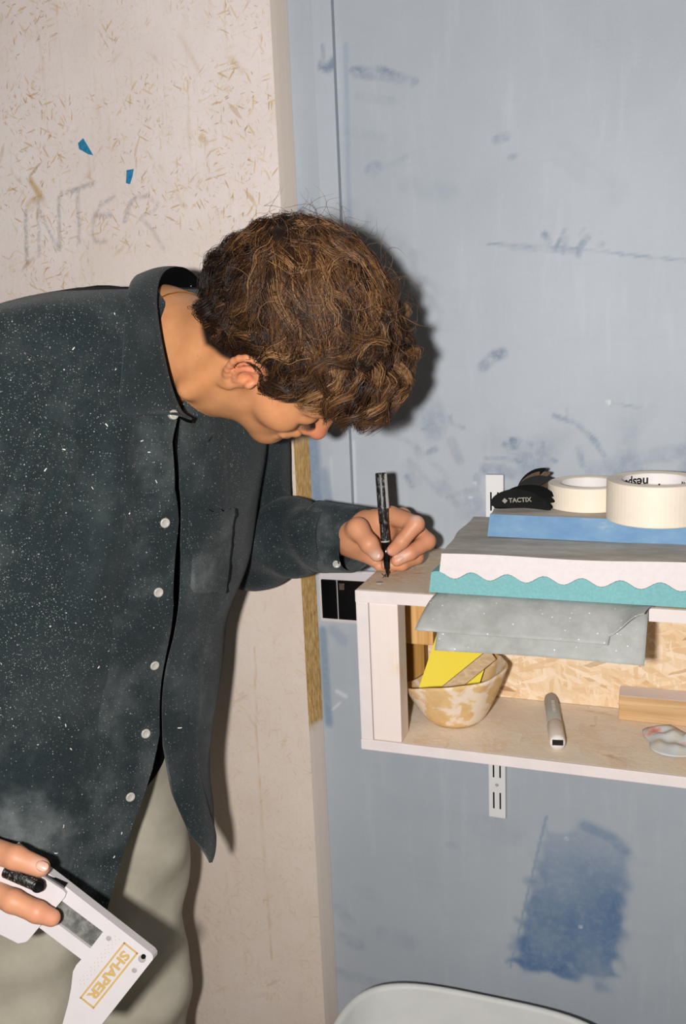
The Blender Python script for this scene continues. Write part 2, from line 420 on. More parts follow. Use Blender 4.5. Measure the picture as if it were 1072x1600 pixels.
# ------------------------------------------------------------------ the setting
def seg_mask(X, Z, P, wid, soft=1.0):
    """0..1 mask of a polyline (world xz) with half width wid"""
    P = np.asarray(P, float); out = np.zeros_like(X)
    pad = wid * 2.5
    sel = (X > P[:, 0].min() - pad) & (X < P[:, 0].max() + pad) & (Z > P[:, 1].min() - pad) & (Z < P[:, 1].max() + pad)
    x, z = X[sel], Z[sel]; d = np.full(x.shape, 9.0)
    if len(P) == 1: d = np.hypot(x - P[0, 0], z - P[0, 1])
    for a, b in zip(P[:-1], P[1:]):
        ab = b - a; t_ = np.clip(((x - a[0]) * ab[0] + (z - a[1]) * ab[1]) / (ab @ ab + 1e-12), 0, 1)
        d = np.minimum(d, np.hypot(x - a[0] - t_ * ab[0], z - a[1] - t_ * ab[1]))
    out[sel] = smooth(wid * (1 + soft), wid * (1 - 0.6 * soft), d)
    return out
def lines(segs):
    return np.unique(np.round(np.concatenate([np.arange(a, b, st) for a, b, st in segs] + [[segs[-1][1]]]), 5))
def plane_grid(xs, zs, Y):
    X, Z = np.meshgrid(xs, zs, indexing='ij'); V = np.stack([X.ravel(), np.full(X.size, Y), Z.ravel()], 1)
    i, j = np.meshgrid(np.arange(len(xs) - 1), np.arange(len(zs) - 1), indexing='ij'); n = len(zs)
    a = (i * n + j).ravel(); F = np.stack([a, a + n, a + n + 1, a + 1], 1)
    return V, F, X.ravel(), Z.ravel()
pxw = lambda pts, Y=0.0: np.array([onY(x, y, Y)[[0, 2]] for x, y in pts])

xs = lines([(-0.56, 0.16, 0.003), (0.16, 2.2, 0.4)]); zs = lines([(0.0, 0.3, 0.1), (0.3, 1.95, 0.003), (1.95, 2.6, 0.2)])
V, F, X, Z = plane_grid(xs, zs, 0.0)
scuff = np.zeros_like(X); deep = np.zeros_like(X); pale = np.zeros_like(X)
P3 = np.stack([X, X * 0, Z], 1); n1, n2 = SineNoise(3, 60), SineNoise(4, 220)
for pts, wd, st in [
    ([(550, 110), (590, 107), (650, 127)], 4, .5), ([(556, 118), (600, 121), (645, 130)], 4, .45), ([(560, 150), (612, 158)], 5, .15), ([(545, 205), (600, 215)], 6, .12),
    ([(580, 266), (588, 262)], 8, .38), ([(598, 262), (650, 238)], 3, .16), ([(776, 218), (791, 213)], 5, .4), ([(797, 246), (806, 244)], 3, .35), ([(640, 290), (700, 300)], 12, .10),
    ([(762, 381), (880, 386), (1015, 402), (1080, 407)], 1.6, .55), ([(800, 387), (900, 393)], 3, .3),
    ([(851, 366), (857, 379)], 4, .55), ([(882, 360), (868, 390)], 2.5, .5), ([(884, 373), (880, 393)], 3.5, .45), ([(913, 358), (906, 366)], 2, .4), ([(918, 370), (908, 384), (904, 397)], 4, .6), ([(936, 383), (941, 382)], 3, .4),
    ([(755, 573), (770, 558), (784, 552)], 7, .55), ([(866, 649), (900, 662), (928, 686), (944, 712)], 3.2, .5), ([(921, 683), (926, 692), (940, 702)], 2.5, .45),
    ([(704, 650), (705, 661), (725, 669)], 2.5, .5), ([(660, 670), (678, 669)], 1.2, .5), ([(705, 690), (718, 720)], 6, .32), ([(800, 688), (829, 694)], 4, .7), ([(788, 695), (812, 700)], 4, .6), ([(792, 706), (815, 708)], 2, .3),
    ([(848, 692), (851, 714), (868, 720)], 3.2, .55), ([(759, 716), (790, 717), (812, 722)], 3, .55), ([(760, 732), (804, 738)], 9, .42), ([(905, 700), (911, 728)], 4, .45),
    ([(925, 732), (970, 723), (1020, 712), (1080, 704)], 9, .38), ([(640, 720), (668, 752), (690, 772)], 4, .3), ([(668, 708), (681, 702)], 4, .5), ([(652, 700), (655, 712)], 5, .3),
    ([(700, 776), (742, 764)], 3.5, .4), ([(636, 745), (644, 758)], 4, .4), ([(745, 745), (742, 790)], 5, .3), ([(690, 755), (720, 790)], 7, .22), ([(840, 728), (845, 730)], 5, .5), ([(885, 640), (886, 655)], 2, .3),
    ([(952, 628), (1000, 638)], 1.5, .4), ([(560, 660), (640, 690), (700, 745)], 4, .13), ([(880, 240), (960, 300)], 14, .07), ([(600, 1460), (640, 1470)], 14, .14), ([(535, 1465), (560, 1475)], 10, .25), ([(530, 1420), (545, 1440)], 10, .2),
    ([(700, 1320), (712, 1322)], 5, .15), ([(562, 1390), (590, 1400)], 12, .1), ([(760, 1290), (800, 1300)], 20, .1), ([(530, 1520), (620, 1545)], 9, .2)]:
    sc_ = 0.00095
    m_ = seg_mask(X, Z, pxw(pts), wd * sc_, 0.7); scuff = np.maximum(scuff, m_ * st * np.clip(0.85 + 0.25 * n2(P3), 0.3, 1.3))
zone = seg_mask(X, Z, pxw([(690, 700), (760, 740), (900, 735), (1060, 730)]), 0.05, 1.0)
scuff = np.maximum(scuff, zone * np.clip(n1(P3) * 0.35 + 0.02, 0, 0.45))
for pts, wd, st in [([(488, 690), (497, 800)], 9, .65), ([(505, 740), (515, 800)], 8, .4), ([(470, 330), (472, 352)], 6, .4), ([(504, 985), (510, 1080), (514, 1130)], 6, .55), ([(520, 985), (535, 1000)], 8, .25), ([(530, 600), (540, 780)], 3, .18), ([(540, 70), (546, 350)], 3, .22)]:
    deep = np.maximum(deep, seg_mask(X, Z, pxw(pts), wd * 0.00095, 0.9) * st)
# the broad patch of darker blue, brushed on at a slant
poly = pxw([(868, 1300), (905, 1290), (945, 1302), (986, 1336), (974, 1440), (962, 1536), (900, 1532), (796, 1512), (826, 1400), (852, 1280)])
x_, z_ = X + 0.004 * n2(P3), Z + 0.007 * n2(P3 * 0.7 + 3)
ins = np.zeros(len(X), bool); de = np.full(len(X), 9.0)
for a, b in zip(poly, np.roll(poly, -1, 0)):
    c_ = ((a[1] > z_) != (b[1] > z_)) & (x_ < (b[0] - a[0]) * (z_ - a[1]) / (b[1] - a[1] + 1e-12) + a[0]); ins ^= c_
    ab = b - a; t_ = np.clip(((x_ - a[0]) * ab[0] + (z_ - a[1]) * ab[1]) / (ab @ ab), 0, 1)
    de = np.minimum(de, np.hypot(x_ - a[0] - t_ * ab[0], z_ - a[1] - t_ * ab[1]))
sd = np.where(ins, -de, de)
p0 = pxw([(868, 1300)])[0]; p1 = pxw([(900, 1420)])[0]
low = 0.45 + 0.55 * smooth(p0[1], p1[1], Z)
deep = np.maximum(deep, smooth(0.010, -0.012, sd) * low * np.clip(0.80 + 0.10 * n1(P3), 0, 0.95))
deep = np.maximum(deep, seg_mask(X, Z, pxw([(854, 1275), (826, 1390), (798, 1510)]), 0.0016, .8) * .5)
deep = np.maximum(deep, seg_mask(X, Z, pxw([(915, 1292), (955, 1310), (975, 1330)]), 0.008, 1) * .55)
for pts, wd, st in [([(527, 1080), (540, 1088)], 3, .5), ([(520, 1108), (532, 1098)], 2, .4), ([(741, 753), (743, 756)], 1.2, .7), ([(733, 776), (738, 778)], 1.6, .5), ([(951, 628), (952, 629)], 2, .7), ([(885, 1310), (886, 1311)], 1.5, .6), ([(907, 1448), (908, 1449)], 2, .6), ([(520, 720), (528, 790)], 6, .22), ([(553, 690), (556, 790)], 2, .35)]:
    pale = np.maximum(pale, seg_mask(X, Z, pxw(pts), wd * 0.00095, 0.8) * st)
struct(mk('wall_back', V, F, M['wall'], attrs={'scuff': scuff, 'deep': deep, 'pale': pale}, origin=(0, 0, 0)), 'blue painted wall with scuffs and brush marks', 'wall')

# board partition standing proud of the blue wall
OX, OY = -0.515, -0.030
xs = lines([(-2.4, -0.98, 0.35), (-0.98, OX, 0.003)]); zs = lines([(0.0, 0.3, 0.1), (0.3, 1.35, 0.006), (1.35, 1.95, 0.003), (1.95, 2.6, 0.2)])
V, F, X, Z = plane_grid(xs, zs, OY)
ink = np.zeros_like(X); tan = np.zeros_like(X); P3 = np.stack([X, X * 0, Z], 1)
for pts, wd, st in [
    ([(40, 330), (42, 410)], 2.6, .55), ([(60, 312), (61, 400)], 2.4, .4), ([(61, 325), (78, 365), (90, 388)], 2.2, .38), ([(92, 308), (93, 390)], 2.4, .45),
    ([(105, 301), (145, 287)], 2.8, .5), ([(121, 300), (124, 378)], 2.6, .4), ([(160, 315), (146, 340), (143, 365), (150, 378), (166, 377)], 2.4, .42), ([(150, 337), (173, 336)], 2.6, .5), ([(160, 318), (178, 308)], 2.4, .45),
    ([(196, 345), (203, 318), (212, 309), (228, 306)], 2.6, .5), ([(195, 345), (200, 330)], 3, .5), ([(232, 308), (248, 318), (240, 330), (222, 338)], 2.2, .25), ([(222, 342), (240, 362), (256, 390)], 2.4, .35), ([(93, 308), (98, 300)], 2.5, .35)]:
    ink = np.maximum(ink, seg_mask(X, Z, pxw(pts, OY), wd * 0.00105, 0.7) * st)
for pts, wd, st in [([(48, 282), (60, 302), (70, 318)], 4, .8), ([(47, 322), (53, 316)], 6, .8), ([(280, 55), (300, 90), (310, 110)], 2.5, .3), ([(360, 90), (378, 112)], 3, .55), ([(345, 120), (353, 135)], 4, .5), ([(315, 215), (322, 222)], 4, .5), ([(250, 260), (290, 325)], 2, .35),
                    ([(436, 60), (446, 200), (452, 330)], 5, .35), ([(425, 100), (430, 180)], 8, .12), ([(460, 690), (472, 900)], 4, .3), ([(398, 1010), (402, 1170), (410, 1300), (424, 1500)], 1.2, .55), ([(495, 1200), (508, 1500)], 6, .3)]:
    tan = np.maximum(tan, seg_mask(X, Z, pxw(pts, OY), wd * 0.00105, 0.7) * st * np.clip(0.8 + 0.4 * SineNoise(9, 150)(P3), 0.2, 1.2))
zb = onY(470, 700, OY)[2]
flake = 0.35 + 0.65 * smooth(zb - 0.05, zb + 0.35, Z) - 0.25 * seg_mask(X, Z, pxw([(150, 405), (330, 380)], OY), 0.03, 1)
wl = struct(mk('wall_left', V, F, M['osb_painted'], attrs={'ink': ink, 'tan': tan, 'flake': flake}, origin=(OX, OY, 0)), 'pale whitewashed strand board partition with faint marker writing', 'wall')
zs = lines([(0, 2.6, 0.01)]); ys = np.linspace(OY, -0.0005, 5)
Vv = np.array([[OX + 0.012 * j / 4 + (0.0006 if 0 < j < 4 else 0), y, z] for j, y in enumerate(ys) for z in zs])  # edge face slanted towards the flash to make it brighter
z0, z1 = onY(495, 1135, -0.02)[2], onY(478, 670, -0.02)[2]
nz_ = SineNoise(5, 55)(Vv) * 0.035
white = np.maximum(smooth(z0 + 0.006, z0 - 0.006, Vv[:, 2] + nz_ * 0.15), smooth(z1 - 0.05, z1 + 0.08, Vv[:, 2] + nz_))
mk('board_edge', Vv, [[b, a, d, c] for a, b, c, d in gridF(5, len(zs))], M['osb_edge'], wl, attrs={'white': white})
Fo = struct(mk('floor', [(-2.4, -3, 0), (2.2, -3, 0), (2.2, 0.0, 0), (-2.4, 0.0, 0)], [[0, 1, 2, 3]], M['floor'], origin=(0, 0, 0)), 'grey concrete workshop floor', 'floor')
# cable trunking on the wall above the socket
TX0, TX1, TY = -0.464, -0.437, -0.011
xs = lines([(TX0, TX1, 0.003)]); zs = lines([(1.083, 2.6, 0.004)])
V, F, X, Z = plane_grid(xs, zs, TY)
sc1 = seg_mask(X, Z, pxw([(504, 102), (512, 105), (521, 98)], TY), .006, .7) * .9 + seg_mask(X, Z, pxw([(504, 70), (506, 90)], TY), .0016, .7) * .6
n0 = len(V)
prof = [(TX0 - 0.0001, -0.0004), (TX0, TY + 0.002), (TX0 + 0.0005, TY)], [(TX1 - 0.0005, TY), (TX1, TY + 0.002), (TX1 + 0.0001, -0.0004)]
VV, FF = [V], F.tolist(); n = n0
for pr in prof:
    VV.append(np.array([[x, y, z] for x, y in pr for z in (1.083, 2.6)]))
    FF += [[n + 2 * i, n + 2 * i + 2, n + 2 * i + 3, n + 2 * i + 1] for i in range(2)]; n += 6
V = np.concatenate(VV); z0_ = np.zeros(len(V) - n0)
tr = struct(mk('trim_1', V, FF, M['wall'], attrs={'scuff': np.r_[sc1, z0_], 'deep': np.r_[np.zeros(n0), z0_ + 0.12], 'pale': np.r_[np.full(n0, 0.12), z0_]}), 'blue painted cable trunking running down to the socket', 'trunking')  # shading painted in: front face paler, side faces deeper blue

# scraps of blue tape on the board
for pts, lab in [([(122, 224), (130, 216), (136, 226), (146, 243), (138, 241), (124, 233)], 'larger torn scrap of blue tape on the pale board'),
                 ([(198, 266), (209, 264), (207, 276), (203, 288), (197, 286)], 'smaller torn scrap of blue tape on the pale board')]:
    P = [onY(x, y, OY - 0.0004) for x, y in pts]
    V, F = extrude_poly(P, (0, -0.0005, 0)); tag(mk('tape_scrap', V, F, M['bluetape']), lab, 'tape', 'tape scraps on the board')

# ------------------------------------------------------------------ the box shelf and what holds it
ST, SB, SX0, SX1, SF = 1.119, 0.908, -0.364, 0.42, -0.22   # top, underside, left, right, front
sh = empty('box_shelf', ((SX0 + SX1) / 2, -0.1, SB))
tag(sh, 'open wooden box shelf with whitewashed front edges fixed to the blue wall', 'shelf')
tb = box('top_board', (SX0, SF + 0.003, ST - 0.015), (SX1, -0.0005, ST), M['osb_top'], sh)
box('front_edge', (SX0, SF, ST - 0.0155), (SX1, SF + 0.003, ST - 0.0002), M['white_edge'], tb, 0.0008)
bb = box('bottom_board', (SX0, SF + 0.003, SB), (SX1, -0.036, SB + 0.013), M['osb_flat'], sh)
box('front_edge', (SX0, SF - 0.0005, SB - 0.0005), (SX1, SF + 0.003, SB + 0.0135), M['white_edge'], bb, 0.0008)
box('side_board', (SX0, SF + 0.001, SB + 0.013), (SX0 + 0.016, -0.036, ST - 0.015), M['white_edge'], sh)
box('side_board', (SX1 - 0.016, SF + 0.001, SB + 0.013), (SX1, -0.036, ST - 0.015), M['white_edge'], sh)
box('front_post', (SX0 + 0.0165, SF + 0.002, SB + 0.0135), (SX0 + 0.0535, SF + 0.036, ST - 0.0155), M['pine_white'], sh, 0.002)
box('front_post', (SX1 - 0.0535, SF + 0.002, SB + 0.0135), (SX1 - 0.0165, SF + 0.036, ST - 0.0155), M['pine_white'], sh, 0.002)
box('back_panel', (SX0 + 0.016, -0.048, SB + 0.0135), (SX1 - 0.016, -0.037, ST - 0.0155), M['osb_back'], sh, 0.0006)
zp = 1.008
box('back_post', (SX0 + 0.0165, -0.098, zp), (SX0 + 0.066, -0.0485, ST - 0.0155), M['pine'], sh, 0.0015)
box('lower_post', (SX0 + 0.0165, -0.072, SB + 0.0135), (SX0 + 0.046, -0.0485, zp), M['pine_dark'], sh, 0.0015)
box('side_batten', (SX0 + 0.0165, SF + 0.037, ST - 0.06), (SX0 + 0.030, -0.099, ST - 0.0155), M['pine_dark'], sh, 0.0015)
c = onZ(593, 911, ST)
V, F = lathe(c, (0, 0, 1), [(0.0001, 0.0008), (0.002, 0.0008), (0.0042, 0.001), (0.0046, 0.0)], 18)
mk('screw', V, F, M['greyplastic'], tb, sm=True)
V, F = [], []
for a, b in [((596, 896), (601, 900)), ((601, 900), (598, 903)), ((600, 899), (605, 897)), ((602, 897), (603, 902))]:
    a, b = onZ(*a, ST + 0.0003), onZ(*b, ST + 0.0003); s_ = nrm(np.cross(b - a, (0, 0, 1))) * 0.0006
    n = len(V); V += [a - s_, b - s_, b + s_, a + s_]; F.append([n, n + 1, n + 2, n + 3])
mk('pen_mark', V, F, M['ink'], tb)
# slotted upright
UX0, UX1 = -0.2415, -0.2165
up = empty('slotted_upright', ((UX0 + UX1) / 2, -0.006, 0.714))
tag(up, 'white metal twin-slot upright rail on the wall behind the box shelf', 'shelf upright')
PU = []
pitch = 0.05; zt = 1.2285; zb_ = 0.7135
V, F = boxm(((UX0 + UX1) / 2, -0.006, (zt + zb_) / 2), (UX1 - UX0, 0.0115, zt - zb_), 0.0015); mk('rail', V, F, M['powdercoat'], up)
z = zb_ + 0.028; k = 0
while z < zt - 0.01:
    for sx in (-0.0048, 0.0048):
        cx = (UX0 + UX1) / 2 + sx
        V, F = boxm((cx, -0.0118, z), (0.0022, 0.0006, 0.026), 0.0); mk('slot', V, F, M['dark'], up)  # flat dark slab on the rail, painted shade instead of a cut slot
    z += pitch; k += 1
V, F = lathe(((UX0 + UX1) / 2, -0.0116, zb_ + 0.053), (0, -1, 0), [(0.0001, 0.0006), (0.0025, 0.0006), (0.0028, 0.0)], 14); mk('screw_hole', V, F, M['greyplastic'], up)
# wall socket
sk = empty('wall_socket', (-0.423, 0, 0.998)); tag(sk, 'black double wall socket in a white surround between board and shelf', 'socket')
box('surround', (-0.496, -0.010, 0.998), (-0.350, -0.0004, 1.081), M['whiteplastic'], sk, 0.003)
x0_ = -0.4905
for i in range(2):
    x1_ = (-0.4655, -0.357)[i]
    box('socket_plate', (x0_, -0.0135, 1.005), (x1_, -0.0095, 1.066), M['blackgloss'], sk, 0.0015); x0_ = x1_ + 0.0012
box('divider', (-0.4657, -0.0128, 1.005), (-0.4641, -0.0095, 1.066), M['greyplastic'], sk, 0.0)
box('switch_rocker', (-0.4610, -0.0152, 1.052), (-0.453, -0.0133, 1.062), M['bronze'], sk, 0.0006)

# ------------------------------------------------------------------ things on the shelf top
def foam(name, x0, x1, y0, y1, zlo, zhi, wave_lo, wave_hi, mat, pitch=0.042, amp=0.0045, rot=0.0, warp=0.0, seed=1):
    """slab with optional waves on its top or underside; materials: [side, top]"""
    nx, ny = int((x1 - x0) / 0.004) + 1, 14
    g = SineNoise(seed, 25); V = []; xs_, ys_ = np.linspace(x0, x1, nx), np.linspace(y0, y1, ny)
    cx, cy = (x0 + x1) / 2, (y0 + y1) / 2
    for lay in (0, 1):
        for x in xs_:
            for y in ys_:
                wv = math.sin(2 * math.pi * (x + 0.267) / pitch + 0.6) * amp
                z = (zlo + (wv if wave_lo else 0)) if lay == 0 else (zhi + (wv if wave_hi else warp * float(g([[x, y, 0]])[0])))
                xx = x0 + (x - x0) + (0.0015 * float(g([[x * 0.2, y * 3, z * 8]])[0]) if x in (x0, x1) else 0)
                a = rot; dx, dy = xx - cx, y - cy
                V.append((cx + dx * math.cos(a) - dy * math.sin(a), cy + dx * math.sin(a) + dy * math.cos(a), z))
    n = nx * ny; idx = lambda l, i, j: l * n + i * ny + j; F = []; mi = []
    for i in range(nx - 1):
        for j in range(ny - 1):
            F.append([idx(0, i, j), idx(0, i, j + 1), idx(0, i + 1, j + 1), idx(0, i + 1, j)]); mi.append(0)
            F.append([idx(1, i, j), idx(1, i + 1, j), idx(1, i + 1, j + 1), idx(1, i, j + 1)]); mi.append(1)
    for i in range(nx - 1):
        F.append([idx(0, i, 0), idx(0, i + 1, 0), idx(1, i + 1, 0), idx(1, i, 0)]); mi.append(0)
        F.append([idx(0, i + 1, ny - 1), idx(0, i, ny - 1), idx(1, i, ny - 1), idx(1, i + 1, ny - 1)]); mi.append(0)
    for j in range(ny - 1):
        F.append([idx(0, 0, j + 1), idx(0, 0, j), idx(1, 0, j), idx(1, 0, j + 1)]); mi.append(0)
        F.append([idx(0, nx - 1, j), idx(0, nx - 1, j + 1), idx(1, nx - 1, j + 1), idx(1, nx - 1, j)]); mi.append(0)
    return mk(name, V, F, mat, mat_idx=mi)
tag(foam('foam_sheet', -0.267, 0.30, -0.217, -0.025, ST + 0.0022, ST + 0.0245, False, True, [M['teal'], M['teal']]), 'teal foam sheet with a wavy top lying on the grey abrasive sheets', 'foam', 'foam sheets stacked on the shelf')
tag(foam('foam_sheet', -0.256, 0.30, -0.2178, -0.020, ST + 0.0253, ST + 0.052, True, False, [M['whitefoam'], M['greytop']], warp=0.0012, seed=5), 'white foam sheet with dusty grey top resting in the teal foam waves', 'foam', 'foam sheets stacked on the shelf')
BZ = ST + 0.0525
tag(foam('foam_block', -0.214, 0.16, -0.137, -0.014, BZ, BZ + 0.0285, False, False, [M['bluefoam'], M['greytop']], rot=-0.035, warp=0.0002, seed=8), 'light blue foam block carrying the tape rolls and black plates', 'foam')
def sheet(xl0, xl1, xr0, xr1, zlay, reach, drop, curl, label, seed):
    """abrasive sheet lying on the shelf and sagging over its front edge"""
    g = SineNoise(seed, 22); ns, nt = 46, 26; V = []
    for i in range(ns):
        s = i / (ns - 1)
        for j in range(nt):
            t_ = j / (nt - 1)
            if t_ < 0.4: y = -0.10 + (SF + 0.10) * t_ / 0.4; q = 0.0; z = ST + zlay
            else:
                q = (t_ - 0.4) / 0.6; y = SF - reach * (q ** 0.9); z = ST + zlay - drop * q ** 1.55
            cs = smooth(0.80, 1.0, s) * curl * q
            x = (xl0 + (xl1 - xl0) * q) * (1 - s) + (xr0 + (xr1 - xr0) * q) * s
            z += cs * 0.03 + q * 0.0016 * float(g([[x, y * 2, seed]])[0]); y -= cs * 0.006
            x -= cs * 0.004
            V.append((x, y, z))
    o = mk('abrasive_sheet', V, gridF(ns, nt), M['sheet'], sm=True); solidify(o, 0.0006)
    return tag(o, label, 'sheet', 'abrasive sheets hanging over the shelf front')
sheet(-0.250, -0.252, -0.020, -0.022, 0.0004, 0.050, 0.050, 0.0, 'grey abrasive sheet hanging lowest over the shelf front', 31)
sheet(-0.262, -0.276, -0.052, -0.060, 0.0010, 0.047, 0.030, 0.0, 'grey abrasive sheet reaching furthest left over the shelf front', 32)
sheet(-0.250, -0.240, -0.014, -0.020, 0.0016, 0.040, 0.024, 1.0, 'pale grey abrasive sheet on top with its right corner curled up', 33)
# tape rolls
TZ = BZ + 0.0290
def tape_roll(cx, cy, r, h, label, text, seed):
    root = empty('tape_roll', (cx, cy, TZ)); tag(root, label, 'tape', 'masking tape rolls on the blue foam')
    ri = r * 0.70
    pr = [(ri + 0.002, 0.0), (r - 0.001, 0.0), (r, 0.001), (r, h - 0.001), (r - 0.001, h)] + [(r - 0.001 - (r - ri - 0.003) * q, h - 0.0004 * (k % 2)) for k, q in enumerate(np.linspace(0.1, 1, 8))]
    V, F = lathe((cx, cy, TZ), (0, 0, 1), pr, 64, True); mk('tape', V, F, M['tape'], root, sm=False)
    co = mk('core', *lathe((cx, cy, TZ), (0, 0, 1), [(ri, 0), (ri + 0.002, 0), (ri + 0.002, h - 0.0006), (ri, h - 0.0006)], 64, True), M['core'], root)
    if text:
        VV, FF = [], []
        for a0, zz in ((math.radians(136), h - 0.0105), (math.radians(84), h - 0.0215), (math.radians(10), h - 0.0125), (math.radians(200), h - 0.022)):
            tv, tf = text_mesh('nespoli', 0.0155, 0.0004)
            ang = a0 - (-tv[:, 0]) / ri                       # the print stands on its head
            P = np.stack([cx + (ri - 0.0004) * np.cos(ang), cy + (ri - 0.0004) * np.sin(ang), TZ + zz - tv[:, 1]], 1)
            VV.append((P, tf))
        V, F = join(VV); mk('printing', V, F, M['ink'], co)
    return root
tape_roll(-0.100, -0.062, 0.050, 0.030, 'low masking tape roll behind the wider one', False, 1)
tape_roll(-0.018, -0.128, 0.0555, 0.0475, 'wide cream masking tape roll with black print inside its core', True, 2)
# bundle of black plates
bd = empty('plate_bundle', (*onZ(815, 797, TZ)[:2], TZ)); tag(bd, 'fanned bundle of black metal plates with small pale print on blue foam', 'tool')
ol = np.array([(-42, -4), (-38, 4), (-27, 11), (-10, 15), (8, 13), (24, 6), (36, -5), (43, -16), (38, -18), (20, -15), (-5, -12), (-30, -10), (-40, -8)], float)
ol = np.array([catmull(np.c_[np.arange(14), np.r_[ol, ol[:1]]], np.linspace(0, 13, 39)[:-1])])[0]
base_c = at(812, 786, proj_d := float((onZ(812, 799, TZ) - CC) @ CF))
for i in range(8):
    ang = R_([0, 4, 9, 14, 36, 44, 52, 30][i]); tl = R_([24, 30, 34, 40, 30, 36, 42, 46][i])
    ux = RT0 * math.cos(ang) + np.array([0, 0, 1]) * math.sin(ang)
    vy = -RT0 * math.sin(ang) + np.array([0, 0, 1]) * math.cos(ang); vy = vy * math.cos(tl) + AW0 * math.sin(tl)
    off = AW0 * (0.004 * i + (0.012 if i > 3 else 0)) + RT0 * ([0, 3, 6, 8, 18, 20, 19, 30][i] / 1000) + np.array([0, 0, [0, 3, 6, 9, 17, 20, 22, 8][i] / 1000])
    sc_ = [0.88, .86, .86, .84, .62, .6, .58, .62][i] / 1000
    P = base_c + off + np.outer(ol[:, 0] * sc_, ux) + np.outer(ol[:, 1] * sc_, vy)
    low_ = P[:, 2].min(); P[:, 2] += max(0, TZ + 0.0006 - low_)
    nn = nrm(np.cross(ux, vy))
    V, F = extrude_poly(P, nn * 0.0011)
    pl = mk('plate', V, F, M['bronze'] if i in (5, 7) else M['blackmetal'], bd)
    if i == 0:
        cen = P.mean(0); fr = -nn if nn @ CF > 0 else nn
        if nn @ CF < 0: cen = cen + nn * 0.0011
        for hx, hy in ((-13, 10.5), (-38.5, -4.5)):
            hc = base_c + off + ux * hx * sc_ + vy * hy * sc_ + (P[0] - (base_c + off + ol[0, 0] * sc_ * ux + ol[0, 1] * sc_ * vy)) + fr * 0.0004
            V, F = lathe(hc, fr, [(0.0001, 0.0), (0.0019, 0.0), (0.0022, -0.0003)], 14); mk('rivet_hole', V, F, M['core'], pl)
        for tx, sz, oy in (('TACTIX', 0.0080, 0.001),):
            tv, tf = text_mesh(tx, sz, 0.0002)
            P2 = cen + fr * 0.0006 + np.outer(tv[:, 0] + 0.0015, ux) + np.outer(tv[:, 1] + oy, vy); mk('printing', P2, tf, M['printgrey'], pl)
        dm = np.array([(-0.021, .001), (-0.0175, .0045), (-0.014, .001), (-0.0175, -.0025)]); mk('emblem', cen + fr * 0.0006 + np.outer(dm[:, 0], ux) + np.outer(dm[:, 1], vy), [[0, 1, 2, 3]], M['printgrey'], pl)

# ------------------------------------------------------------------ things inside the box
FZ = SB + 0.0132
# bowl with a slanting cut rim
BC = np.array([-0.262, -0.128]); nb, prof_n = 56, 14
def bowl_pt(a, q, inner):
    rim = 0.066 + 0.0135 * math.cos(a - 0.15) - 0.006 * math.cos(2 * a) * 0.5 + 0.0015 * math.sin(3 * a + 1)
    rim -= 0.016 * math.exp(-(((a - 2.5) / 0.75) ** 2))
    r = 0.034 + (0.0665 - 0.034 + 0.0025 * math.cos(2 * a)) * (q ** 0.72)
    fac = 1 + 0.018 * math.cos(8 * a) * q
    z = rim * q if not inner else 0.004 + (rim - 0.004) * q
    r = r * fac - (0.0035 if inner else 0)
    return (BC[0] + r * math.cos(a), BC[1] + r * math.sin(a), FZ + z)
V = [bowl_pt(2 * math.pi * i / nb, q, False) if k == 0 else bowl_pt(2 * math.pi * i / nb, q, True)
     for i in range(nb) for k, q in [(0, q) for q in np.linspace(0, 1, prof_n)] + [(1, q) for q in np.linspace(1, 0, prof_n)]]
F = gridF(nb, 2 * prof_n, True); n = 2 * prof_n
F += [[i * n for i in range(nb)][::-1], [i * n + n - 1 for i in range(nb)]]
tag(mk('plaster_bowl', V, F, M['bowl'], sm=True), 'cream bowl smeared with plaster standing in the box shelf', 'bowl')
TL, TR, BL, BR = onY(691, 966, -0.082), onY(775, 990, -0.074), onY(650, 1088, -0.142), onY(742, 1090, -0.122)
nn = nrm(np.cross(TR - TL, BL - TL)) * 0.0016
V, F = extrude_poly([TL, TL + (TR - TL) * .92, TL + (TR - TL) * .985 + (BR - TR) * .03, TR + (BR - TR) * .1, BR, BL], nn)
tag(mk('plastic_scraper', V, F, M['yellow']), 'yellow plastic spreader card leaning in the bowl', 'scraper')
a, b = onY(690, 1086, -0.150), onY(769, 1022, -0.108); d = nrm(b - a); sd_ = nrm(np.cross(d, CF)); th = np.cross(d, sd_)
V, F = boxm((a + b) / 2, (np.linalg.norm(b - a), 0.0165, 0.006), 0.0012, (d, sd_, th))
tag(mk('wooden_stick', V, F, M['stick']), 'flat wooden stirring stick leaning out of the plaster bowl', 'stick')
# marker lying down
a, b = np.array([-0.1465, -0.056, FZ + 0.0098]), np.array([-0.1205, -0.196, FZ + 0.0098]); d = nrm(b - a)
mp = empty('whiteboard_marker', ((a + b) / 2) * [1, 1, 0] + [0, 0, FZ]); tag(mp, 'grey and white marker pen lying on the floor of the box shelf', 'marker')
Lm = np.linalg.norm(b - a)
V, F = lathe(a, d, [(0.0001, 0), (0.0065, 0.0), (0.0082, 0.003), (0.0092, 0.012), (0.0092, Lm * 0.6), (0.0001, Lm * 0.6)], 24); mk('barrel', V, F, M['markerbody'], mp, sm=True)
V, F = lathe(a, d, [(0.0001, Lm * .6), (0.0086, Lm * 0.6), (0.0098, Lm * 0.615), (0.0098, Lm * 0.93), (0.0085, Lm * .97), (0.0001, Lm * .975)], 24); mp_c = mk('cap', V, F, M['markercap'], mp, sm=True)
x_, y_, _ = frame(d); e = a + d * (Lm * 0.977)
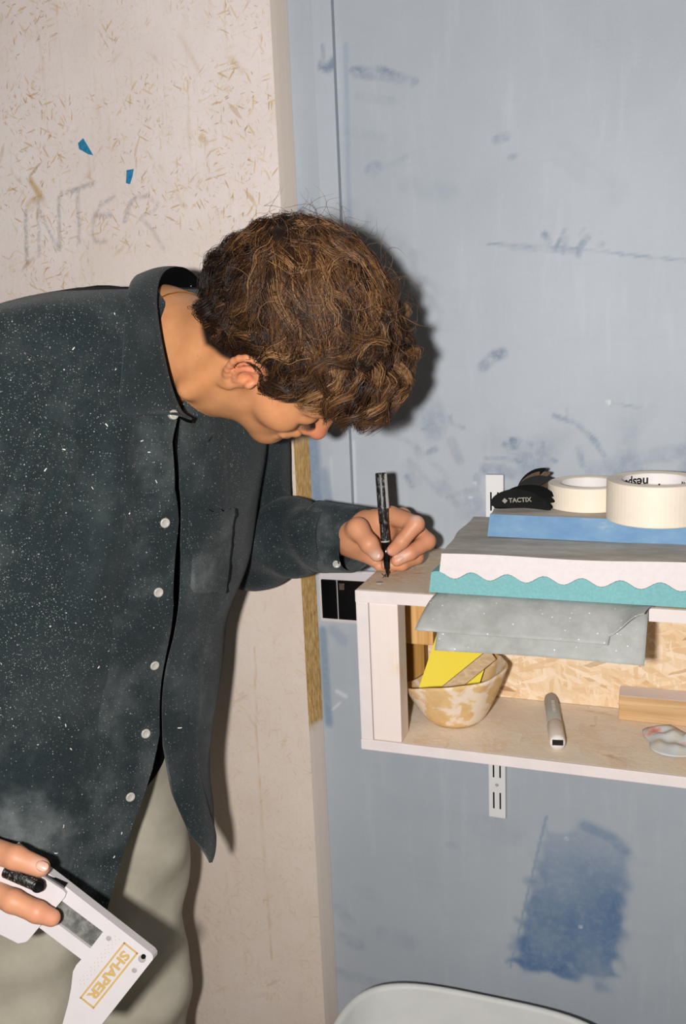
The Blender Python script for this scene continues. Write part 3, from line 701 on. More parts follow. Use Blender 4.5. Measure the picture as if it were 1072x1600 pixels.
V, F = boxm(e + np.array([0, 0, 0.002]), (0.013, 0.007, 0.0012), 0.0004, (nrm(np.cross(d, (0, 0, 1))), np.array([0, 0, 1.0]), d)); mk('cap_end', V, F, M['ink'], mp_c)
upv = nrm(np.array([0, 0, 1.0]) - d * d[2]); sv = np.cross(d, upv); lv = nrm(upv + (-CF) * 0.6 - d * ((upv - CF * 0.6) @ d)); sv = np.cross(d, lv)
pc = a + d * Lm * 0.34 + lv * 0.0093; V, F = [], []
for k in range(16):
    w_ = random.choice((0.0008, 0.0014)); q0 = -0.018 + k * 0.0023
    n = len(V); V += [pc + d * q0 - sv * 0.0022, pc + d * (q0 + w_) - sv * 0.0022, pc + d * (q0 + w_) + sv * 0.0022, pc + d * q0 + sv * 0.0022]; F.append([n, n + 1, n + 2, n + 3])
mk('printing', V, F, M['core'], mp)
# offcut
V, F = boxm((-0.0565 + 0.045, -0.0665, FZ + 0.017), (0.09, 0.034, 0.034), 0.0015)
mi = [1 if np.mean(V[f][:, 2]) > FZ + 0.0335 else 0 for f in F]
tag(mk('wood_offcut', V, F, [M['pine_x'], M['white_edge']], mat_idx=mi), 'rectangular pine offcut against the back of the box shelf', 'wood block')
# rag
g = SineNoise(41, 70); g2 = SineNoise(42, 230); V = []; nr, na = 20, 72; rc = np.array([0.022, -0.135])
for i in range(na):
    for j in range(nr):
        q = j / (nr - 1); a_ = 2 * math.pi * i / na; r = q * (0.040 + 0.008 * math.sin(3 * a_ + 1))
        x, y = rc[0] + r * math.cos(a_) * 1.25, rc[1] + r * math.sin(a_) * 0.85
        z = FZ + 0.002 + (1 - q ** 2) * 0.008 + (1 - q) * 0.5 * 0.008 * float(g2([[x, y, 0]])[0]) + max(0, float(g([[x, y, 0]])[0])) * 0.004 * (1 - q * .6)
        V.append((x, y, z))
o = mk('paint_rag', V, gridF(na, nr, True), M['rag'], sm=True); tag(o, 'crumpled pale rag with pink stains at the right end of the box', 'rag'); solidify(o, 0.0012, 1)

# white bin below, only its rim in view
bx, by, bz = -0.235, -0.215, 0.436
V = []; nb = 72; pr = [(0.80, 0.001), (0.86, 0.02), (0.97, bz - 0.04), (0.985, bz - 0.03), (1.03, bz - 0.028), (1.03, bz - 0.004), (1.02, bz), (0.99, bz), (0.975, bz - 0.006), (0.83, 0.03), (0.78, 0.012)]
for i in range(nb):
    a_ = 2 * math.pi * i / nb; ca, sa = math.cos(a_), math.sin(a_)
    ex = lambda c: math.copysign(abs(c) ** 0.55, c)
    for s_, z in pr: V.append((bx + 0.205 * s_ * ex(ca), by + 0.165 * s_ * ex(sa), z))
F = gridF(nb, len(pr), True); n = len(pr); F += [[i * n for i in range(nb)][::-1], [i * n + n - 1 for i in range(nb)]]
tag(mk('waste_bin', V, F, M['bin'], sm=True), 'white plastic bin standing on the floor below the box shelf', 'bin')

# ------------------------------------------------------------------ signed-distance modelling
def f_cap(a, b, ra, rb):
    a, b = np.asarray(a, np.float32), np.asarray(b, np.float32); ab = b - a; L2 = float(ab @ ab) + 1e-12
    def f(P):
        pa = P - a; h = np.clip((pa @ ab) / L2, 0, 1); return np.linalg.norm(pa - h[:, None] * ab, axis=1) - (ra + (rb - ra) * h)
    return f
def f_ell(c, rad, A=None):
    c = np.asarray(c, np.float32); r = np.asarray(rad, np.float32); A_ = np.eye(3, dtype=np.float32) if A is None else np.asarray(A, np.float32)
    def f(P):
        q = (P - c) @ A_.T; k0 = np.linalg.norm(q / r, axis=1); k1 = np.linalg.norm(q / (r * r), axis=1); return k0 * (k0 - 1) / (k1 + 1e-6)
    return f
def smin(a, b, k):
    h = np.clip(0.5 + 0.5 * (b - a) / k, 0, 1); return b * (1 - h) + a * h - k * h * (1 - h)
class SDF:
    def __init__(s): s.L = []
    def cap(s, a, b, ra, rb, k=0.008, op=1): s.L.append((f_cap(a, b, ra, rb), k, op))
    def chain(s, P, R, k=0.008):
        for i in range(len(P) - 1): s.cap(P[i], P[i + 1], R[i], R[i + 1], k)
    def ell(s, c, r, A=None, k=0.01, op=1): s.L.append((f_ell(c, r, A), k, op))
    def __call__(s, P):
        d = None
        for f, k, op in s.L:
            v = f(P)
            if d is None: d = v
            elif op > 0: d = smin(d, v, k)
            else: d = -smin(-d, v, k)
        return d
def surf_net(sdf, lo, hi, h):
    lo, hi = np.asarray(lo, float), np.asarray(hi, float); B = 8
    nb = np.ceil((hi - lo) / (h * B)).astype(int); N = nb * B + 2
    bi = np.stack(np.meshgrid(*[np.arange(n) for n in nb], indexing='ij'), -1).reshape(-1, 3)
    cen = (lo + (bi + 0.5) * B * h).astype(np.float32)
    bi = bi[np.abs(sdf(cen)) < h * B * 1.35]
    o = np.arange(B + 1); off = np.stack(np.meshgrid(o, o, o, indexing='ij'), -1).reshape(-1, 3)
    keys, verts, quads = [], [], []
    for s in range(0, len(bi), 400):
        blk = bi[s:s + 400]
        gi = (blk[:, None, :] * B + off[None]).reshape(-1, 3)
        d = sdf((lo + gi * h).astype(np.float32)).reshape(len(blk), B + 1, B + 1, B + 1)
        cor = [d[:, i:B + i, j:B + j, k:B + k] for i in (0, 1) for j in (0, 1) for k in (0, 1)]
        D8 = np.stack(cor, -1); neg = D8 < 0; act = neg.any(-1) & ~neg.all(-1)
        w_ = np.argwhere(act); D8 = D8[act]; gc = blk[w_[:, 0]] * B + w_[:, 1:]
        acc = np.zeros((len(gc), 3)); cnt = np.zeros(len(gc)); cp = np.array([(i, j, k) for i in (0, 1) for j in (0, 1) for k in (0, 1)], float)
        for a in range(8):
            for b in range(a + 1, 8):
                if np.abs(cp[a] - cp[b]).sum() != 1: continue
                cr = (D8[:, a] < 0) != (D8[:, b] < 0); t_ = D8[cr, a] / (D8[cr, a] - D8[cr, b])
                acc[cr] += cp[a] + t_[:, None] * (cp[b] - cp[a]); cnt[cr] += 1
        verts.append(lo + (gc + acc / cnt[:, None]) * h); keys.append((gc[:, 0] * N[1] + gc[:, 1]) * N[2] + gc[:, 2])
        for ax, cb in ((0, 4), (1, 2), (2, 1)):
            cr = (D8[:, 0] < 0) != (D8[:, cb] < 0); g_ = gc[cr]; e = [np.eye(3, dtype=int)[(ax + 1) % 3], np.eye(3, dtype=int)[(ax + 2) % 3]]
            q = np.stack([((v[:, 0]) * N[1] + v[:, 1]) * N[2] + v[:, 2] for v in (g_, g_ - e[0], g_ - e[0] - e[1], g_ - e[1])], 1)
            fl = D8[cr, 0] > 0; q[fl] = q[fl][:, ::-1]; quads.append(q)
    K = np.concatenate(keys); Vv = np.concatenate(verts); Q = np.concatenate(quads); od = np.argsort(K); K = K[od]; Vv = Vv[od]
    ix = np.clip(np.searchsorted(K, Q), 0, len(K) - 1); ok = (K[ix] == Q).all(1)
    return Vv, ix[ok]

# ------------------------------------------------------------------ the person: pose
TH = R_(40)
FW = RT0 * math.cos(TH) - AW0 * math.sin(TH)       # the way the chest faces
LW = RT0 * math.sin(TH) + AW0 * math.cos(TH)       # towards the left hand side
i2w = lambda v: v[0] * CR - v[1] * CU + v[2] * CF
HF, HU, HR = i2w((0.497, 0.828, 0.259)), i2w((0.712, -0.218, -0.667)), i2w((-0.496, 0.516, -0.698))
HF = nrm(HF); HU = nrm(HU - HF * (HU @ HF)); HR = np.cross(HF, HU) * np.sign(np.cross(HF, HU) @ HR)
HC = at(441, 533, 1.03)
HA = np.stack([HF, HU, HR])
H = lambda f, u, r: HC + (f * HF + u * HU + r * HR)
neck0 = at(250, 540, 1.115)
shR, shL = at(32, 535, 0.985), at(372, 565, 1.275)
elL, wrL = at(392, 842, 1.335), at(552, 838, 1.222)
elR, wrR = at(-75, 940, 1.04), at(-70, 1285, 1.0)
hipC = at(105, 1150, 1.19)
hipR, hipL = hipC - LW * 0.09, hipC + LW * 0.09
fl = lambda p, z: np.array([p[0], p[1], z])
knR, knL = fl(hipR, 0.50) - FW * 0.055, fl(hipL, 0.50) - FW * 0.055
anR, anL = fl(hipR, 0.09) - FW * 0.10, fl(hipL, 0.09) - FW * 0.10

# ------------------------------------------------------------------ body: head and neck
hd = SDF()
hd.ell(H(-0.012, 0.045, 0), (0.098, 0.086, 0.075), HA)
hd.ell(H(0.048, 0.040, 0), (0.050, 0.060, 0.060), HA, 0.02)
hd.ell(H(0.045, -0.020, 0), (0.048, 0.080, 0.056), HA, 0.02)
hd.ell(H(0.060, -0.054, 0), (0.034, 0.046, 0.034), HA, 0.02)
for s in (1, -1):
    hd.cap(H(0.008, -0.020, s * 0.058), H(0.016, -0.052, s * 0.050), 0.016, 0.015, 0.02)
    hd.cap(H(0.016, -0.052, s * 0.050), H(0.078, -0.084, s * 0.012), 0.014, 0.014, 0.02)
    hd.ell(H(0.060, -0.016, s * 0.046), (0.026, 0.022, 0.018), HA, 0.02)
hd.ell(H(0.082, -0.084, 0), (0.020, 0.020, 0.024), HA, 0.014)
for s in (1, -1):
    hd.cap(H(0.092, 0.030, s * 0.010), H(0.076, 0.031, s * 0.046), 0.009, 0.008, 0.012)
    hd.ell(H(0.099, 0.006, s * 0.032), (0.014, 0.012, 0.017), HA, 0.012, -1)
    hd.ell(H(0.0775, 0.007, s * 0.032), (0.0145, 0.0135, 0.0165), HA, 0.004)
hd.cap(H(0.089, 0.022, 0), H(0.107, -0.020, 0), 0.0085, 0.0105, 0.010)
hd.ell(H(0.1085, -0.0235, 0), (0.0115, 0.0105, 0.0115), HA, 0.006)
for s in (1, -1):
    hd.ell(H(0.097, -0.027, s * 0.012), (0.0105, 0.008, 0.0075), HA, 0.005)
    hd.ell(H(0.101, -0.036, s * 0.0065), (0.005, 0.004, 0.0035), HA, 0.003, -1)
hd.cap(H(0.094, -0.056, 0.018), H(0.101, -0.053, 0), 0.005, 0.0062, 0.005); hd.cap(H(0.101, -0.053, 0), H(0.094, -0.056, -0.018), 0.0062, 0.005, 0.005)
hd.cap(H(0.092, -0.066, 0.015), H(0.098, -0.066, 0), 0.005, 0.0065, 0.005); hd.cap(H(0.098, -0.066, 0), H(0.092, -0.066, -0.015), 0.0065, 0.005, 0.005)
# ears: rim, inner ridge, lobe and a hollow
for s in (1, -1):
    E_ = lambda f, u, o=0.0: H(f + 0.012, u - 0.002, s * (0.070 + o))
    hd.ell(E_(-0.006, 0.002, 0.003), (0.015, 0.026, 0.006), HA, 0.006)
    rim = [E_(0.010, 0.010, 0.004), E_(0.008, 0.026, 0.008), E_(-0.006, 0.034, 0.012), E_(-0.020, 0.027, 0.016), E_(-0.025, 0.010, 0.017), E_(-0.020, -0.010, 0.014), E_(-0.011, -0.024, 0.009)]
    hd.chain(resolve(rim, 13), [0.0036] * 13, 0.003)
    hd.chain(resolve([E_(-0.002, 0.024, 0.010), E_(-0.012, 0.012, 0.013), E_(-0.013, -0.004, 0.012), E_(-0.006, -0.015, 0.009)], 8), [0.003] * 8, 0.003)
    hd.ell(E_(-0.001, 0.001, 0.012), (0.0075, 0.010, 0.008), HA, 0.003, -1)
    hd.ell(E_(0.006, -0.002, 0.007), (0.0045, 0.007, 0.0045), HA, 0.003)
    hd.ell(E_(-0.006, -0.028, 0.006), (0.0075, 0.0095, 0.0052), HA, 0.005)
nkm = at(342, 566, 1.075)
hd.cap(H(-0.022, -0.02, 0), nkm, 0.060, 0.058, 0.025)
hd.cap(nkm, neck0, 0.058, 0.064, 0.02)
hd.cap(neck0, neck0 - FW * 0.03 - np.array([0, 0, 0.09]), 0.066, 0.10, 0.03)
hd.cap(neck0 + np.array([0, 0, -.03]), (neck0 + shR) / 2 + np.array([0, 0, -0.045]), 0.05, 0.04, 0.03)
hd.cap(neck0 + np.array([0, 0, -.02]), (neck0 + shL) / 2 + np.array([0, 0, -0.01]), 0.055, 0.05, 0.03)
# sternomastoid cord, near side
hd.cap(H(-0.012, -0.025, 0.060), at(292, 610, 1.03), 0.010, 0.009, 0.02)
ctr = np.array([HC, neck0])
BV, BF = [], []
v_, q_ = surf_net(hd, np.minimum(ctr.min(0) - 0.17, 9), ctr.max(0) + 0.17, 0.0022); BV.append(v_); BF.append(q_)

# ------------------------------------------------------------------ body: left hand, writing
lh = SDF(); L = at
w0, w1 = elL, L(556, 832, 1.216)
lh.cap(w0, L(500, 840, 1.258), 0.040, 0.029, 0.02); lh.cap(L(500, 840, 1.258), w1, 0.028, 0.027, 0.02)
iM, mM, rM, pM = L(611, 806, 1.198), L(628, 808, 1.222), L(632, 826, 1.238), L(616, 848, 1.240)
for q, ra, rb in ((iM, .022, .0125), (mM, .022, .0125), (rM, .020, .0115), (pM, .020, .011)): lh.cap(w1, q, ra, rb, 0.016)
lh.cap(L(556, 838, 1.195), L(600, 835, 1.21), 0.020, 0.012, 0.014)
lh.cap(L(552, 848, 1.21), L(588, 876, 1.212), 0.017, 0.010, 0.014)
th_ = [L(549, 838, 1.198), L(559, 826, 1.172), L(577, 850, 1.158), L(589, 867, 1.164)]
lh.chain(th_, [.0185, .0135, .0112, .0088], 0.006)
ix = [iM, L(650, 819, 1.166), L(628, 846, 1.164), L(613, 860, 1.170)]
mx = [mM, L(668, 846, 1.194), L(641, 864, 1.180), L(620, 876, 1.177)]
rx = [rM, L(650, 870, 1.208), L(628, 881, 1.194), L(604, 883, 1.194)]
px_ = [pM, L(630, 876, 1.220), L(610, 884, 1.208), L(592, 884, 1.206)]
class Hand:
    """palm plus fingers: each finger blends into the palm but only creases against its neighbours"""
    def __init__(s, palm, fingers): s.p = palm; s.f = fingers
    def __call__(s, P):
        d = s.p(P)
        for f in s.f: d = smin(d, f(P), 0.0030)
        return d
def finger(P, R):
    f = SDF()
    for i in range(len(P) - 1): f.cap(P[i], P[i + 1], R[i], R[i + 1], 0.004)
    return f
HL = Hand(lh, [finger(ix, [.0125, .0106, .0088, .0074]), finger(mx, [.0125, .0106, .0090, .0076]), finger(rx, [.0115, .0098, .0086, .0072]), finger(px_, [.011, .009, .008, .0068])])
pts = np.array([w0, w1, *ix, *mx, *rx, *px_, *th_])
v_, q_ = surf_net(HL, pts.min(0) - 0.05, pts.max(0) + 0.05, 0.0016); BV.append(v_); BF.append(q_)

# ------------------------------------------------------------------ body: right hand, holding the tool
rh = SDF()
DT = 0.985
rw = wrR
rh.cap(elR, wrR, 0.040, 0.027, 0.02)
tM, iM2, mM2, rM2, pM2 = L(-20, 1326, .990), L(-25, 1388, .982), L(-40, 1398, 1.005), L(-55, 1402, 1.02), L(-72, 1402, 1.03)
for q, ra, rb in ((tM, .022, .014), (iM2, .022, .0135), (mM2, .022, .0135), (rM2, .02, .0125), (pM2, .02, .0115)): rh.cap(wrR, q, ra, rb, 0.016)
tR = [tM, L(24, 1340, .972), L(63, 1355, .969)]
iR = [iM2, L(20, 1408, .963), L(58, 1425, .959), L(81, 1434, .963)]
mR = [mM2, L(-14, 1422, 1.012), L(8, 1430, 1.014), L(26, 1428, 1.010)]
rR = [rM2, L(-30, 1432, 1.026), L(-6, 1440, 1.028), L(12, 1436, 1.022)]
pR = [pM2, L(-52, 1430, 1.04), L(-30, 1440, 1.04), L(-14, 1438, 1.03)]
HRt = Hand(rh, [finger(tR, [.0134, .0122, .0102]), finger(iR, [.0126, .0116, .0106, .0090]), finger(mR, [.0135, .011, .0095, .008]), finger(rR, [.0125, .0105, .009, .0078]), finger(pR, [.0115, .009, .008, .007])])
pts = np.array([elR, wrR, *tR, *iR, *mR, *rR, *pR])
v_, q_ = surf_net(HRt, pts.min(0) - 0.05, pts.max(0) + 0.05, 0.0020); BV.append(v_); BF.append(q_)
# ------------------------------------------------------------------ body under the clothes
bo = SDF()
chC = at(185, 720, 1.135); waC = at(140, 980, 1.17)
TA = np.stack([FW, LW, np.array([0, 0, 1.0])])
bo.ell(chC, (0.105, 0.165, 0.20), TA); bo.ell(waC, (0.088, 0.138, 0.15), TA, 0.05); bo.ell(hipC, (0.088, 0.145, 0.11), TA, 0.05)
bo.cap(shR + LW * .05 - np.array([0, 0, .05]), shL - LW * .04 - np.array([0, 0, .05]), 0.04, 0.04, 0.04); bo.cap(neck0, neck0 - FW * 0.03 - np.array([0, 0, 0.10]), 0.055, 0.09, 0.04)
bo.chain([shR + LW * .03 - np.array([0, 0, .07]), elR, wrR], [0.036, 0.040, 0.026], 0.02); bo.chain([shL, elL, L(520, 840, 1.245)], [0.050, 0.040, 0.026], 0.02)
bo.chain([hipR, knR, anR], [0.075, 0.055, 0.040], 0.03); bo.chain([hipL, knL, anL], [0.075, 0.055, 0.040], 0.03)
for a_ in (anR, anL): bo.cap(fl(a_, 0.05), fl(a_, 0.035) + FW * 0.15, 0.035, 0.028, 0.02)
pts = np.array([shR, shL, elR, elL, wrR, wrL, hipC, anR, anL, fl(anR, 0.0) + FW * .2, neck0])
v_, q_ = surf_net(bo, pts.min(0) - 0.17, pts.max(0) + 0.13, 0.007); BV.append(v_); BF.append(q_)
n = 0; FF = []
for v_, q_ in zip(BV, BF): FF.append(q_ + n); n += len(v_)
BVa, BFa = np.concatenate(BV), np.concatenate(FF)
loc = (BVa - HC) @ HA.T                                     # head coordinates f, u, r
gau = lambda c, s: np.exp(-((BVa - c) ** 2).sum(1) / (2 * s * s))
isH = np.zeros(len(BVa), bool); isH[:len(BV[0])] = True
f_, u_, r_ = loc.T
hl = np.interp(f_, [-0.12, -0.04, -0.01, 0.012, 0.028, 0.040, 0.054, 0.070, 0.085, 0.2], [-0.055, -0.045, -0.01, 0.030, 0.004, 0.010, 0.050, 0.066, 0.072, 0.075])   # hairline height
earm = (np.abs(r_) > 0.0735) & (f_ > -0.03) & (f_ < 0.026) & (u_ < 0.045)
scalp = smooth(-0.004, 0.006, u_ - hl) * isH * (np.abs(loc).max(1) < 0.16) * ~earm
light_id = ~isH
red = np.clip(gau(H(0.111, -0.022, 0), 0.014) * 1.1 + gau(H(0.07, -0.02, 0.05), 0.02) * 0.25 + gau(H(0.004, 0.01, 0.082), 0.02) * 0.8
              + sum(gau(p, 0.010) * 0.5 for p in (ix[1], mx[1], ix[3], th_[3], mx[2], tR[2], iR[3], iR[2])), 0, 1)
red = np.clip(red + np.where(light_id, 0.28, 0), 0, 1)
dust_p = [(586, 867, 1.155, .0055), (628, 868, 1.168, .0055), (650, 806, 1.157, .005), (66, 1350, .957, .007), (604, 862, 1.163, .003)]
palem = np.clip(sum(gau(L(x, y, d), s) * 0.75 for x, y, d, s in dust_p), 0, 0.8)
light = np.zeros(len(BVa)); light[len(BV[0]):len(BV[0]) + len(BV[1])] = 0.45; light[len(BV[0]) + len(BV[1]):] = 0.6
darkm = np.clip(gau(H(0.088, -0.057, 0.012), 0.004) * .3, 0, 1)
per = mk('person', BVa, BFa, M['skin'], sm=True, origin=fl(hipC, 0.0), attrs={'scalp': scalp, 'red': red, 'pale': palem, 'light': light, 'dark': darkm})
tag(per, 'person in a dust-speckled dark overshirt bending over the shelf to write', 'person')

def nail(c, n_, along, ln, wd):
    n_ = nrm(n_); al = nrm(along - n_ * (along @ n_)); sd_ = np.cross(n_, al); V = []; m_ = 9
    for i in range(m_):
        for j in range(m_):
            a, b = -1 + 2 * i / (m_ - 1), -1 + 2 * j / (m_ - 1); a2, b2 = a * math.sqrt(1 - b * b / 2), b * math.sqrt(1 - a * a / 2)
            V.append(c + al * ln * a2 + sd_ * wd * b2 - n_ * (0.0022 * b2 * b2 + 0.0008 * a2 * a2))
    return solidify(mk('fingernail', V, gridF(m_, m_), M['nail'], per, sm=True), 0.0008, 0)
nail(L(66, 1353, .9600), -CF * .8 + CU * .5 + CR * .2, tR[2] - tR[1], 0.0068, 0.0052)
nail(L(588, 866, 1.1555), -CF * .8 + CU * .1 - CR * .35, th_[3] - th_[2], 0.0062, 0.0050)
nail(L(625, 871, 1.1700), -CF * .8 + CU * .45 - CR * .1, mx[3] - mx[2], 0.0055, 0.0042)
# ------------------------------------------------------------------ hair
def skull_pt(d):
    """outer skull surface point and normal for head-space directions d (N,3)"""
    c = np.array([-0.006, 0.045, 0.0]); rad = np.array([0.103, 0.088, 0.077])
    t_ = 1 / np.linalg.norm(d / rad, axis=1); p = c + d * t_[:, None]
    nn_ = (p - c) / rad ** 2; return p, nn_ / np.linalg.norm(nn_, axis=1)[:, None]
hg = np.random.default_rng(21)
HLX, HLY = [-0.12, -0.04, -0.02, -0.004, 0.012, 0.026, 0.032, 0.040, 0.054, 0.070, 0.085, 0.2], [-0.066, -0.052, -0.006, 0.026, 0.032, 0.006, 0.004, 0.016, 0.052, 0.062, 0.066, 0.070]
d = hg.normal(size=(9000, 3)); d /= np.linalg.norm(d, axis=1)[:, None]
p, nn_ = skull_pt(d)
hlr = np.interp(p[:, 0], HLX, HLY) + 0.003
ok = p[:, 1] > hlr
p, nn_ = p[ok], nn_[ok]
keep = []                                                   # even spread of lock roots
for i in range(len(p)):
    if all(((p[i] - p[j]) ** 2).sum() > 0.0070 ** 2 for j in keep): keep.append(i)
p, nn_ = p[keep], nn_[keep]
SV, TONE, nseg = [], [], 13
s_ = np.linspace(0, 1, nseg)
for k in range(len(p)):
    P0, N0 = p[k], nn_[k]
    f, u, r = P0
    top = smooth(0.04, 0.10, u); front = smooth(0.0, 0.07, f); nape = smooth(-0.03, -0.08, f) * smooth(0.05, 0.0, u); side = 1 - top
    fl_ = np.array([0.9, 0.1, 0.55 * np.sign(r) * (0.3 + abs(r) / 0.075)]) * top + np.array([0.15 + 0.5 * front - 0.25 * nape, -0.9, 0.05 * np.sign(r)]) * side
    fl_ = fl_ + hg.normal(size=3) * 0.42
    fl_ = fl_ - N0 * (fl_ @ N0); fl_ /= np.linalg.norm(fl_) + 1e-6
    sd3 = np.cross(N0, fl_)
    Ln = (0.040 + 0.022 * top + 0.008 * front * top + 0.012 * nape) * hg.uniform(0.75, 1.2)
    hgt = (0.009 + 0.005 * top + 0.014 * front * top + 0.016 * nape) * hg.uniform(0.6, 1.35)
    lowz = smooth(0.035, 0.008, u - np.interp(f, HLX, HLY)) * (f > -0.045)
    Ln *= 1 - 0.45 * lowz; hgt *= 1 - 0.6 * lowz
    turns = hg.uniform(0.6, 1.25) + 0.6 * nape + 0.35 * front; ph = hg.uniform(0, 6.28); cr_ = (0.0052 + 0.003 * front * top) * hg.uniform(0.5, 1.4) * (1 - .4 * lowz)
    prof = np.sin(np.clip(s_ * 1.25, 0, 1) * math.pi * 0.5) * hgt - 0.55 * hgt * smooth(0.55, 1.0, s_)
    along = Ln * (s_ - 0.12 * s_ ** 2)
    amp = cr_ * smooth(0.0, 0.55, s_)
    bend = hg.normal() * 0.012 * s_ ** 2
    G = P0 + np.outer(along, fl_) + np.outer(prof, N0) + np.outer(amp * np.cos(2 * math.pi * turns * s_ + ph) + bend, sd3) + np.outer(amp * np.sin(2 * math.pi * turns * s_ + ph) * 0.8, N0)
    G += np.outer(s_ ** 2, np.array([0.0, 0, 0])) * 0
    # follow the skull: lift what falls inside it
    c = np.array([-0.006, 0.045, 0.0]); rad = np.array([0.103, 0.088, 0.077]) + 0.006
    q = (G - c) / rad; kk = np.linalg.norm(q, axis=1); lift = np.where(kk < 1, 1 / np.maximum(kk, .2), 1); G = c + (G - c) * lift[:, None]
    hm = 0.0095 + 0.027 * front * smooth(0.03, 0.09, u) + 0.028 * nape
    q = (G - c) / (rad - 0.006); kk = np.linalg.norm(q, axis=1); over = (kk - 1) * 0.09
    soft_ = np.where(over > hm * 0.6, hm * 0.6 + hm * 0.4 * np.tanh((over - hm * 0.6) / (hm * 0.4)), over); G = c + (G - c) * ((1 + soft_ / 0.09) / np.maximum(kk, 0.3))[:, None]
    ns = 42; lt = np.clip(hg.normal(0.32, 0.17) + 0.24 * top - 0.24 * nape - 0.05 * side, 0.02, 1)  # highlights over the crown are painted in as lighter strand tones
    of = hg.normal(size=(ns, 3)) * 0.0030; fr_ = hg.normal(size=(ns, 3)) * 0.0024
    tp = (1.25 - 0.85 * s_)[None, :, None]
    wob = hg.normal(size=(ns, 1, 1)) * 0.25
    Q = G[None] + of[:, None, :] * tp + fr_[:, None, :] * (s_ ** 2)[None, :, None] + wob * (np.roll(G, -1, 0) - G)[None] * (s_ * (s_ < 1))[None, :, None]
    lim = np.interp(Q[..., 0], HLX, HLY) - 0.002 - hg.uniform(0, 0.007, (ns, 1)) - 0.018 * smooth(0.045, 0.02, np.abs(Q[..., 2])) * (Q[..., 0] > 0.07)
    Q[..., 1] = np.where((Q[..., 0] > -0.04) & (Q[..., 1] < lim), lim + (Q[..., 1] - lim) * 0.12, Q[..., 1])
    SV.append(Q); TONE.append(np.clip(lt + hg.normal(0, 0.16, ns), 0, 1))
# loose flyaways and the fine hairs on the nape
for k in range(220):
    j = hg.choice(np.where(p[:, 1] > 0.06)[0]); P0, N0 = p[j], nn_[j]
    d0 = N0 * 0.45 + hg.normal(size=3) * 0.6; d0 /= np.linalg.norm(d0); e0 = nrm(np.cross(d0, hg.normal(size=3))); Ln = hg.uniform(0.03, 0.05); a_ = hg.uniform(.5, 1.4) * 6.28
    G = P0 + np.outer(Ln * s_, d0) + np.outer(np.cos(a_ * s_) - 1, e0) * 0.012 + np.outer(np.sin(a_ * s_), np.cross(d0, e0)) * 0.012
    SV.append(G[None] + np.zeros((1, 1, 1))); TONE.append(np.array([hg.uniform(.4, .9)]))
Q = np.concatenate(SV); TN = np.concatenate(TONE)
def strands(Q, rad, tones):
    ns, m_, _ = Q.shape; T = np.gradient(Q, axis=1); T /= np.linalg.norm(T, axis=2, keepdims=True) + 1e-9
    a_ = np.array([0.31, 0.77, 0.55]); X_ = np.cross(T, a_); X_ /= np.linalg.norm(X_, axis=2, keepdims=True) + 1e-9; Y_ = np.cross(T, X_)
    rr = rad * np.interp(np.linspace(0, 1, m_), [0, .7, 1], [1, .9, .25])[None, :, None]
    V = np.stack([Q + rr * (X_ * math.cos(b) + Y_ * math.sin(b)) for b in (0, 2.094, 4.189)], 2)     # ns,m,3,3
    base = (np.arange(ns)[:, None, None] * m_ + np.arange(m_ - 1)[None, :, None]) * 3
    k = np.arange(3)[None, None, :]; k2 = (k + 1) % 3
    F_ = np.stack([base + k, base + k2, base + 3 + k2, base + 3 + k], -1).reshape(-1, 4)
    return V.reshape(-1, 3), F_, np.repeat(tones, m_ * 3)
V1, F1, T1 = strands(Q, 0.00024, TN)
hv = SDF(); I3 = np.eye(3)
hv.ell((-0.006, 0.050, 0), (0.106, 0.0915, 0.080)); 
V2, F2 = surf_net(lambda P: hv(P) + 0.003 * SineNoise(4, 130)(P), (-0.15, -0.08, -0.12), (0.14, 0.18, 0.12), 0.004)
hl2 = np.interp(V2[:, 0], [-0.12, -0.05, -0.02, 0.0, 0.022, 0.034, 0.05, 0.070, 0.085, 0.2], [-0.030, -0.025, 0.012, 0.050, 0.035, 0.040, 0.066, 0.080, 0.085, 0.09])
okv = V2[:, 1] > hl2; F2 = F2[okv[F2].all(1)]
VH = np.concatenate([V1, V2]); FH = np.concatenate([F1, F2 + len(V1)])
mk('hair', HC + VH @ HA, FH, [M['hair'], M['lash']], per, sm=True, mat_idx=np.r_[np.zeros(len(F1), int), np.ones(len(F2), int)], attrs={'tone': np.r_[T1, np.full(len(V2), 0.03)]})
# eyebrow and lashes
for s in (1, -1):
    EB = []
    for k in range(110):
        q = hg.random(); f0, u0, r0 = 0.100 - 0.022 * q ** 1.4, 0.029 + 0.007 * math.sin(q * 2.6) + hg.normal() * 0.0020, s * (0.010 + 0.040 * q)
        dd = np.array([-0.15, 0.35 - 0.3 * q, s * 0.9]) * 0.008
        b_ = np.array([f0, u0, r0]) + np.array([0.001, 0, s * .001]); EB.append(np.stack([b_ + dd * t_ for t_ in np.linspace(0, 1, 4)]))
    V, F, T_ = strands(np.array(EB), 0.00032, np.zeros(len(EB))); mk('eyebrow', HC + V @ HA, F, M['lash'], per)
    EB = []
    for k in range(34):
        q = k / 33; b_ = np.array([0.0915 - 0.010 * abs(2 * q - 1) ** 2, 0.0005 + 0.002 * math.sin(q * 3.1), s * (0.018 + 0.028 * q)])
        dd = np.array([0.008, -0.003, s * 0.004 * (q - .3)]); EB.append(np.stack([b_ + dd * t_ for t_ in np.linspace(0, 1, 4)]))
    V, F, T_ = strands(np.array(EB), 0.00032, np.zeros(len(EB))); mk('eyelashes', HC + V @ HA, F, M['lash'], per)
